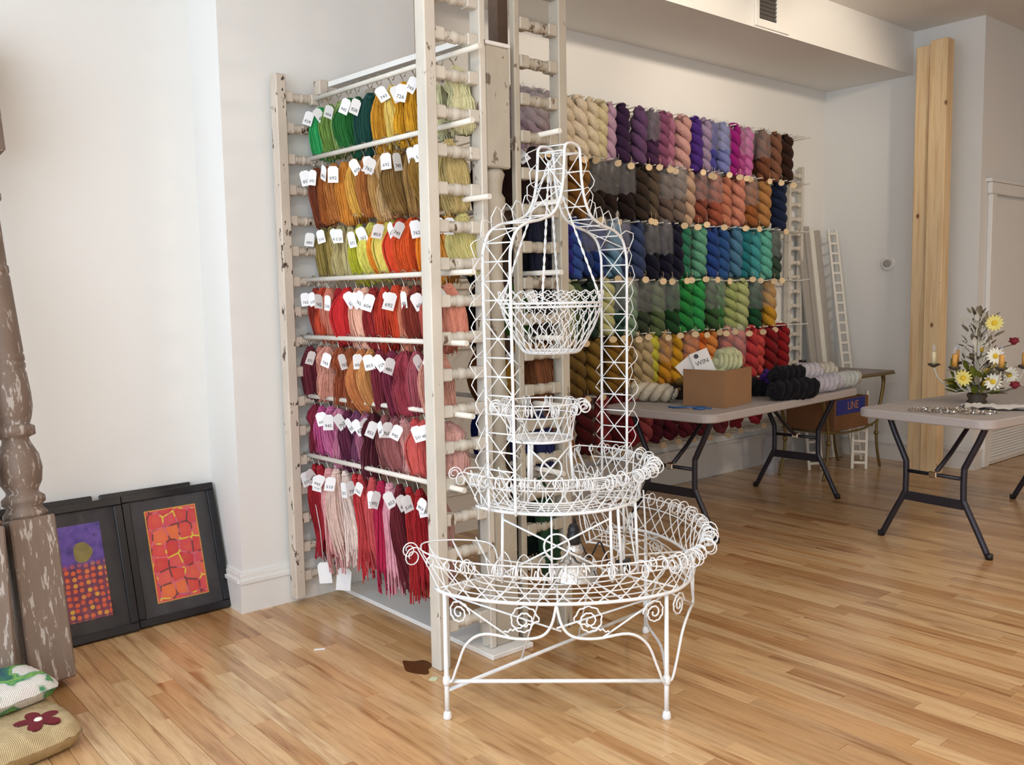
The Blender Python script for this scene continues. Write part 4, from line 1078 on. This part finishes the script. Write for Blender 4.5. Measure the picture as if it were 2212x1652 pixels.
# packing fill keeps the top layer up; seen only from above
f_ = part('tissue_fill', MB().bbox(.02, bL-.02, .02, bW-.02, .008, .165, .02), 'paper', None); f_.matrix_world = M9; tag(f_, 'white tissue filling inside the brown cardboard box', 'paper')
cd = part('printed_card', MB().bbox(-.055, .055, -.0012, .0012, 0, .185, .0005), 'paper', None, inbox(.055, .125, .150), (R_(-10), R_(-22), R_(-48))); tag(cd, 'white printed card with WIN lettering sticking out of the cardboard box', 'card')
inst('lettering', text_mesh('WIN', .038, 'ink'), cd, (.0, -.0022, .115), (PI/2, 0, 0)); part('logo', MB().lathe([(.014, -.0008), (.014, .0008)], 14, 'y', (-.02, -.0018, .160)), 'ink', cd)
cd = part('paper_sheet', MB().bbox(-.06, .06, -.001, .001, 0, .15, .0005), 'paper', None, inbox(.050, .190, .150), (R_(-4), R_(-40), R_(-50))); tag(cd, 'white paper leaf standing behind the printed card in the box', 'paper')
# scissors with blue handles
scs = thing('scissors', 'blue handled scissors lying in front of the cardboard box', 'scissors', (4.10, 3.27, T1Z), R_(-62))
for s in (-1, 1):
    part('handle', MB().tube([(.05*1+.028*math.cos(a), s*.022+.018*math.sin(a), .006) for a in [2*PI*k/16 for k in range(16)]], .006, 6, closed=True), 'blue_handle', scs)
    part('blade', MB().prism([(.02, s*.008), (-.10, -s*.004), (-.02, -s*.006)] if s > 0 else [(.02, -.008), (-.02, .006), (-.10, .004)], .002+.002*(s > 0), .0035+.002*(s > 0)), 'chrome', scs)
st_ = part('blue_strap', MB().tube(smooth_curve([(0, 0, .004), (.06, -.03, .006), (.13, -.03, .014), (.18, 0, .006), (.25, .02, .004)], 5), .005, 5), 'blue_handle', None, (4.06, 3.40, T1Z), (0, 0, R_(-70))); tag(st_, 'thin blue strap lying near the cream skein on the table', 'strap')
# dark and pale skeins at the far end
for k, (x, y, z, rz, c, s, lab) in enumerate([
    (4.70, 3.30, .060, 80, '14121a', 1.25, 'near-black skein on the table beside the box, at the front'), (4.82, 3.27, .060, 84, '15131b', 1.3, 'near-black skein on the table, right of the front one'),
    (4.76, 3.33, .145, 82, '121018', 1.25, 'near-black skein on top of the dark pile'), (4.84, 3.55, .06, 60, '15131b', 1.2, 'near-black skein at the back of the dark pile'), (4.88, 3.48, .125, 70, '4a2080', 1.0, 'violet skein peeking out behind the dark pile'),
    (4.98, 3.36, .055, 88, 'd6d2da', 1.1, 'lilac white skein next to the dark pile'), (5.10, 3.40, .055, 96, 'dcd8e0', 1.15, 'lilac white skein, second right of the dark pile'), (5.21, 3.35, .055, 84, 'd0ccd8', 1.1, 'pale lilac skein in the middle of the white row'),
    (5.16, 3.42, .135, 90, 'd8d4dc', 1.1, 'lilac white skein lying on top of the white row'), (5.33, 3.37, .055, 92, 'd4d0dc', 1.15, 'pale lilac grey skein right of the middle'), (5.45, 3.40, .055, 86, 'd8dad8', 1.1, 'greenish white skein, third from the far table end'),
    (5.57, 3.38, .055, 94, 'd4dad8', 1.1, 'greenish white skein, second from the far table end'), (5.66, 3.45, .055, 80, 'd6d2c4', 1.0, 'ivory skein nearest the far table end'), (5.38, 3.44, .130, 90, 'dad4c6', 1.0, 'ivory skein with a wooden disc on top of the white row')]):
    lying(lab, c, (x, y-.16, T1Z+z), R_(rz+90-90), (s, s, .72 if c != '14121a' else .8), -PI/2, k % 5, 'disc' in lab)

# ================================================================== small iron table in the corner
sm = thing('iron_side_table', 'small wood topped table with slender bronze iron legs in the far corner', 'table', (5.90, 3.46, 0), R_(1))
SL, SW, SH = .98, .50, .775
part('tabletop', MB().bbox(0, SL, 0, SW, SH-.022, SH, .004), 'table_wood_grey', sm)
part('apron_edge', MB().bbox(-.004, SL+.004, -.004, SW+.004, SH-.030, SH-.018, .002), 'bronze', sm)
for (x, y) in ((.10, .07), (SL-.12, .07), (.10, SW-.07), (SL-.12, SW-.07)):
    sx = -1 if x < SL/2 else 1
    lg = part('leg', MB().tube(smooth_curve([(x+sx*.05, y, SH-.03), (x+sx*.075, y, .68), (x+sx*.045, y, .56), (x, y, .44), (x-sx*.02, y, .30), (x, y, .15), (x+sx*.05, y, .01)], 5), [.011]*31, 8), 'bronze', sm)
    part('leg_collar', MB().lathe([(.012, .27), (.018, .28), (.018, .295), (.012, .305)], 10, 'z', (x-sx*.02, y, 0)), 'bronze', lg)
    part('leg_rod', MB().tube(smooth_curve([(x+sx*.08, y, SH-.03), (x+sx*.105, y, .68), (x+sx*.07, y, .56), (x, y, .46)], 5), .006, 6), 'bronze', lg)
for y in (.07, SW-.07):
    part('stretcher', MB().tube(smooth_curve([(.09, y, .375), (.30, y, .345), (SL/2, y, .34), (SL-.32, y, .345), (SL-.11, y, .385)], 5), .0085, 6), 'bronze', sm)
for x in (.18, SL-.20): part('stretcher', MB().tube([(x, .07, .353), (x, SW-.07, .353)], .0085, 6), 'bronze', sm)
b2 = thing('labelled_box', 'brown cardboard box with blue LINE label resting on the iron table stretchers', 'box', (6.08, 3.52, .363), R_(2))
part('carton', MB().bbox(0, .52, 0, .40, 0, .235, .004), 'cardboard_dark', b2)
part('label_panel', MB().box(.02, .46, -.0016, 0, .12, .232), 'blue_print', b2)
inst('lettering', text_mesh('LINE', .085, 'orange_print'), b2, (.27, -.0024, .178), (PI/2, 0, 0))
jr = thing('glass_jar', 'small metal lidded glass jar standing at the back of the iron table', 'jar', (6.22, 3.88, SH))
part('jar_body', MB().lathe([(.03, 0), (.034, .01), (.034, .07), (.026, .085)], 18), 'bulb_glass', jr); part('lid', MB().lathe([(.028, .085), (.028, .10)], 18), 'black_plastic', jr)
jr = thing('metal_tin', 'small dark metal tin beside the glass jar on the iron table', 'tin', (6.34, 3.86, SH))
part('tin_body', MB().lathe([(.045, 0), (.045, .055)], 20), 'hook_metal', jr); part('lid', MB().lathe([(.047, .055), (.047, .07)], 20), 'black_plastic', jr)
for k, (x, y, lab) in enumerate([(5.93, 3.98, 'tall clear glass cylinder standing on the floor under the tables'), (6.06, 4.04, 'clear glass cylinder beside the tall one under the tables')]):
    gl = part('glass_cylinder', MB().lathe([(.05, 0), (.05, .30), (.046, .30), (.046, .01)], 20, 'z', (0, 0, 0), False), 'bulb_glass', None, (x, y, .001)); tag(gl, lab, 'vase')

# ================================================================== floral chandelier standing on the right table
rg = random.Random(21)
CH = thing('floral_chandelier', 'painted metal chandelier with candles, daisies and leaves standing on the table', 'chandelier', (5.40, 2.235, T1Z), R_(44))
CH.scale = (1.0, 1.0, 1.0)
part('base_cup', MB().lathe([(.05, 0), (.055, .008), (.045, .02), (.055, .04), (.050, .055), (.018, .06)], 20), 'leaf_dark', CH)
part('stem', MB().lathe([(.010, .05), (.012, .12), (.018, .16), (.010, .20), (.009, .40), (.014, .43), (.008, .47)], 12), 'iron_white', CH)
def leafm(L, W, mat):
    mb = MB(); n = 6; vs = []; 
    for k in range(n+1):
        s = k/n; w_ = W*math.sin(PI*min(1, s*.92+.06))**.8; z = .25*L*s*(1-s)
        vs += [(L*s, -w_, z-.15*w_), (L*s, 0, z+.12*w_), (L*s, w_, z-.15*w_)]
    fs = []
    for k in range(n):
        a = 3*k
        fs += [(a, a+3, a+4, a+1), (a+1, a+4, a+5, a+2)]
    o = len(vs); vs2 = [(x, y, z-.0016) for x, y, z in vs]; fs2 = [tuple(i+o for i in f[::-1]) for f in fs]
    return mb.add(vs+vs2, fs+fs2, True).mesh('leaf', mat)
LV = [leafm(.075, .017, 'leaf_grey'), leafm(.085, .020, 'leaf_green'), leafm(.065, .014, 'leaf_dark'), leafm(.08, .016, 'leaf_grey'), leafm(.07, .015, 'iron_white'), leafm(.08, .019, 'daisy_eye')]
petal = {m_: leafm(.034, .0062, m_) for m_ in ('petal_white', 'petal_yellow')}
for m_ in petal: petal[m_].name = 'petal'
eye = MB().lathe([(.0135, -.003), (.0125, .004), (.007, .009)], 12).mesh('flower_eye', 'daisy_eye')
def stalk(loc):
    loc = Vector(loc); return part('flower_stalk', MB().tube(smooth_curve([(0, 0, max(.09, loc.z-.10)), (loc.x*.4, loc.y*.4, loc.z-.045), loc-Vector((0, 0, .004))], 5), .0024, 5), 'leaf_dark', CH)
def daisy(loc, mat, face):
    q = Vector(face).to_track_quat('Z', 'Y').to_euler()
    d_ = inst('daisy', eye, CH, loc, q, 1.2)
    stalk(loc)
    for k in range(14): inst('petal', petal[mat], d_, (.008*math.cos(2*PI*k/14), .008*math.sin(2*PI*k/14), .001), (0, R_(-8), 2*PI*k/14))
for k in range(6):
    a = 2*PI*k/6+R_(8); ca, sa = math.cos(a), math.sin(a)
    P = lambda r, z: (r*ca, r*sa, z)
    am = part('arm', MB().tube(smooth_curve([P(.015, .10), P(.07, .075), P(.14, .085), P(.20, .13), P(.225, .18), P(.232, .205)], 5), .0048, 6), 'iron_white', CH)
    part('drip_cup', MB().lathe([(.008, .20), (.030, .212), (.033, .222), (.012, .216)], 12, 'z', (.232*ca, .232*sa, 0)), 'leaf_dark', am)
    cdl = part('candle_sleeve', MB().lathe([(.0135, .215), (.0135, .290), (.008, .292)], 12, 'z', (.232*ca, .232*sa, 0)), 'candle_ivory' if k == 1 else 'candle_honey', CH)
    part('bulb', MB().lathe([(.007, .292), (.012, .305), (.011, .318), (.003, .338)], 10, 'z', (.232*ca, .232*sa, 0)), 'bulb_glass', cdl)
    for j in range(5):
        b_ = rg.random()*6.28; inst('leaf', LV[2] if j % 2 else LV[0], CH, P(.225, .205), (0, R_(rg.uniform(-25, 15)), b_), .6)
for k in range(110):
    a = rg.random()*2*PI; z = rg.uniform(.055, .20); r = rg.uniform(.03, .13)
    inst('leaf', LV[rg.choice((0, 1, 1, 3, 2, 4, 5))], CH, (r*math.cos(a), r*math.sin(a), z), (rg.uniform(-.5, .5), R_(rg.uniform(-70, 10)), a+rg.uniform(-.5, .5)), rg.uniform(.7, 1.15))
for k in range(84):
    a = rg.random()*2*PI; z = rg.uniform(.20, .52); r = rg.uniform(.01, .085)
    inst('leaf', LV[rg.choice((0, 0, 3, 2, 4, 4))], CH, (r*math.cos(a), r*math.sin(a), z), (rg.uniform(-.5, .5), R_(rg.uniform(-75, -20)), a), rg.uniform(.5, .85))
for k in range(5):
    a = 2*PI*k/5
    part('stem_wire', MB().tube(smooth_curve([(.02*math.cos(a), .02*math.sin(a), .15), (.075*math.cos(a), .075*math.sin(a), .30), (.05*math.cos(a), .05*math.sin(a), .42), (.025*math.cos(a+1), .025*math.sin(a+1), .50), (.0, .0, .545)], 5), .0036, 5), 'iron_white', CH)
# world direction towards the photographer, turned into the chandelier's frame
fd = Matrix.Rotation(-R_(44), 3, 'Z') @ Vector((-.90, -.38, .15))
rtv = Matrix.Rotation(-R_(44), 3, 'Z') @ Vector((.39, -.92, 0))
for (u_, d_, z, m_) in ((.075, .06, .46, 'petal_yellow'), (.085, .10, .275, 'petal_white'), (.075, .17, .135, 'petal_white'), (-.075, .15, .15, 'petal_yellow'), (.02, -.10, .30, 'petal_white'), (.16, -.06, .16, 'petal_white')):
    daisy(rtv*u_+fd*d_*.8+Vector((0, 0, z-fd.z*d_*.8)), m_, fd+Vector((rg.uniform(-.2, .2), rg.uniform(-.2, .2), .1)))
def rose(loc):
    mb = MB()
    for k in range(5):
        r = .008+.004*k; pts = [(r*math.cos(a+k), r*math.sin(a+k), -.018+.016*(k < 4)*(1+.2*math.sin(3*a))+.002*k) for a in [2*PI*j/16 for j in range(16)]]
        mb.tube(pts, .0048, 5, closed=True)
    mb.lathe([(.006, -.03), (.024, -.012), (.02, .004), (.006, .008)], 12)
    stalk(loc-Vector((0, 0, .022)))
    return part('rose', mb, 'rose_red', CH, loc)
rose(rtv*.175+fd*.05+Vector((0, 0, .36))); rose(rtv*.185+fd*.1+Vector((0, 0, .11)))
# crystals and white tissue on the same table
mb = MB(); rb = random.Random(3)
for k in range(300):
    a = rb.random()*2*PI; r = rb.random()**.6; x, y = .22*r*math.cos(a)*1.0, .095*r*math.sin(a)
    s = rb.uniform(.0045, .0085); z = s+rb.random()*.018*(1-r)
    q = Euler((rb.random()*6, rb.random()*6, rb.random()*6)).to_matrix()
    vs = [Vector((x, y, z))+q @ Vector(p)*s for p in ((1,0,0),(-1,0,0),(0,1,0),(0,-1,0),(0,0,1.3),(0,0,-1.3))]
    mb.add([(v_.x, v_.y, max(v_.z, .0005)) for v_ in vs], [(0,2,4),(2,1,4),(1,3,4),(3,0,4),(2,0,5),(1,2,5),(3,1,5),(0,3,5)])
o = part('crystal_beads', mb, 'chrome', None, (4.90, 2.15, T1Z), (0, 0, R_(-66))); tag(o, 'heap of glittering loose crystal beads on the right table', 'beads'); o['kind'] = 'stuff'
mb = MB(); rb = random.Random(8); n = 12; vs = []
for i in range(n+1):
    for j in range(n+1):
        x, y = .36*(i/n-.5), .20*(j/n-.5); vs.append((x*(1+.05*math.sin(j)), y*(1+.06*math.cos(i)), .004+.018*abs(math.sin(i*1.3+j*.8))*rb.random()+.004))
fs = [(i*(n+1)+j, (i+1)*(n+1)+j, (i+1)*(n+1)+j+1, i*(n+1)+j+1) for i in range(n) for j in range(n)]
k = len(vs); vs += [(x, y, z-.003) for x, y, z in vs]; fs += [tuple(a+k for a in f[::-1]) for f in fs]
o = part('tissue_paper', mb.add(vs, fs, True), 'paper', None, (5.20, 2.03, T1Z), (0, 0, R_(-60))); tag(o, 'crumpled white tissue paper at the foot of the floral chandelier', 'paper')
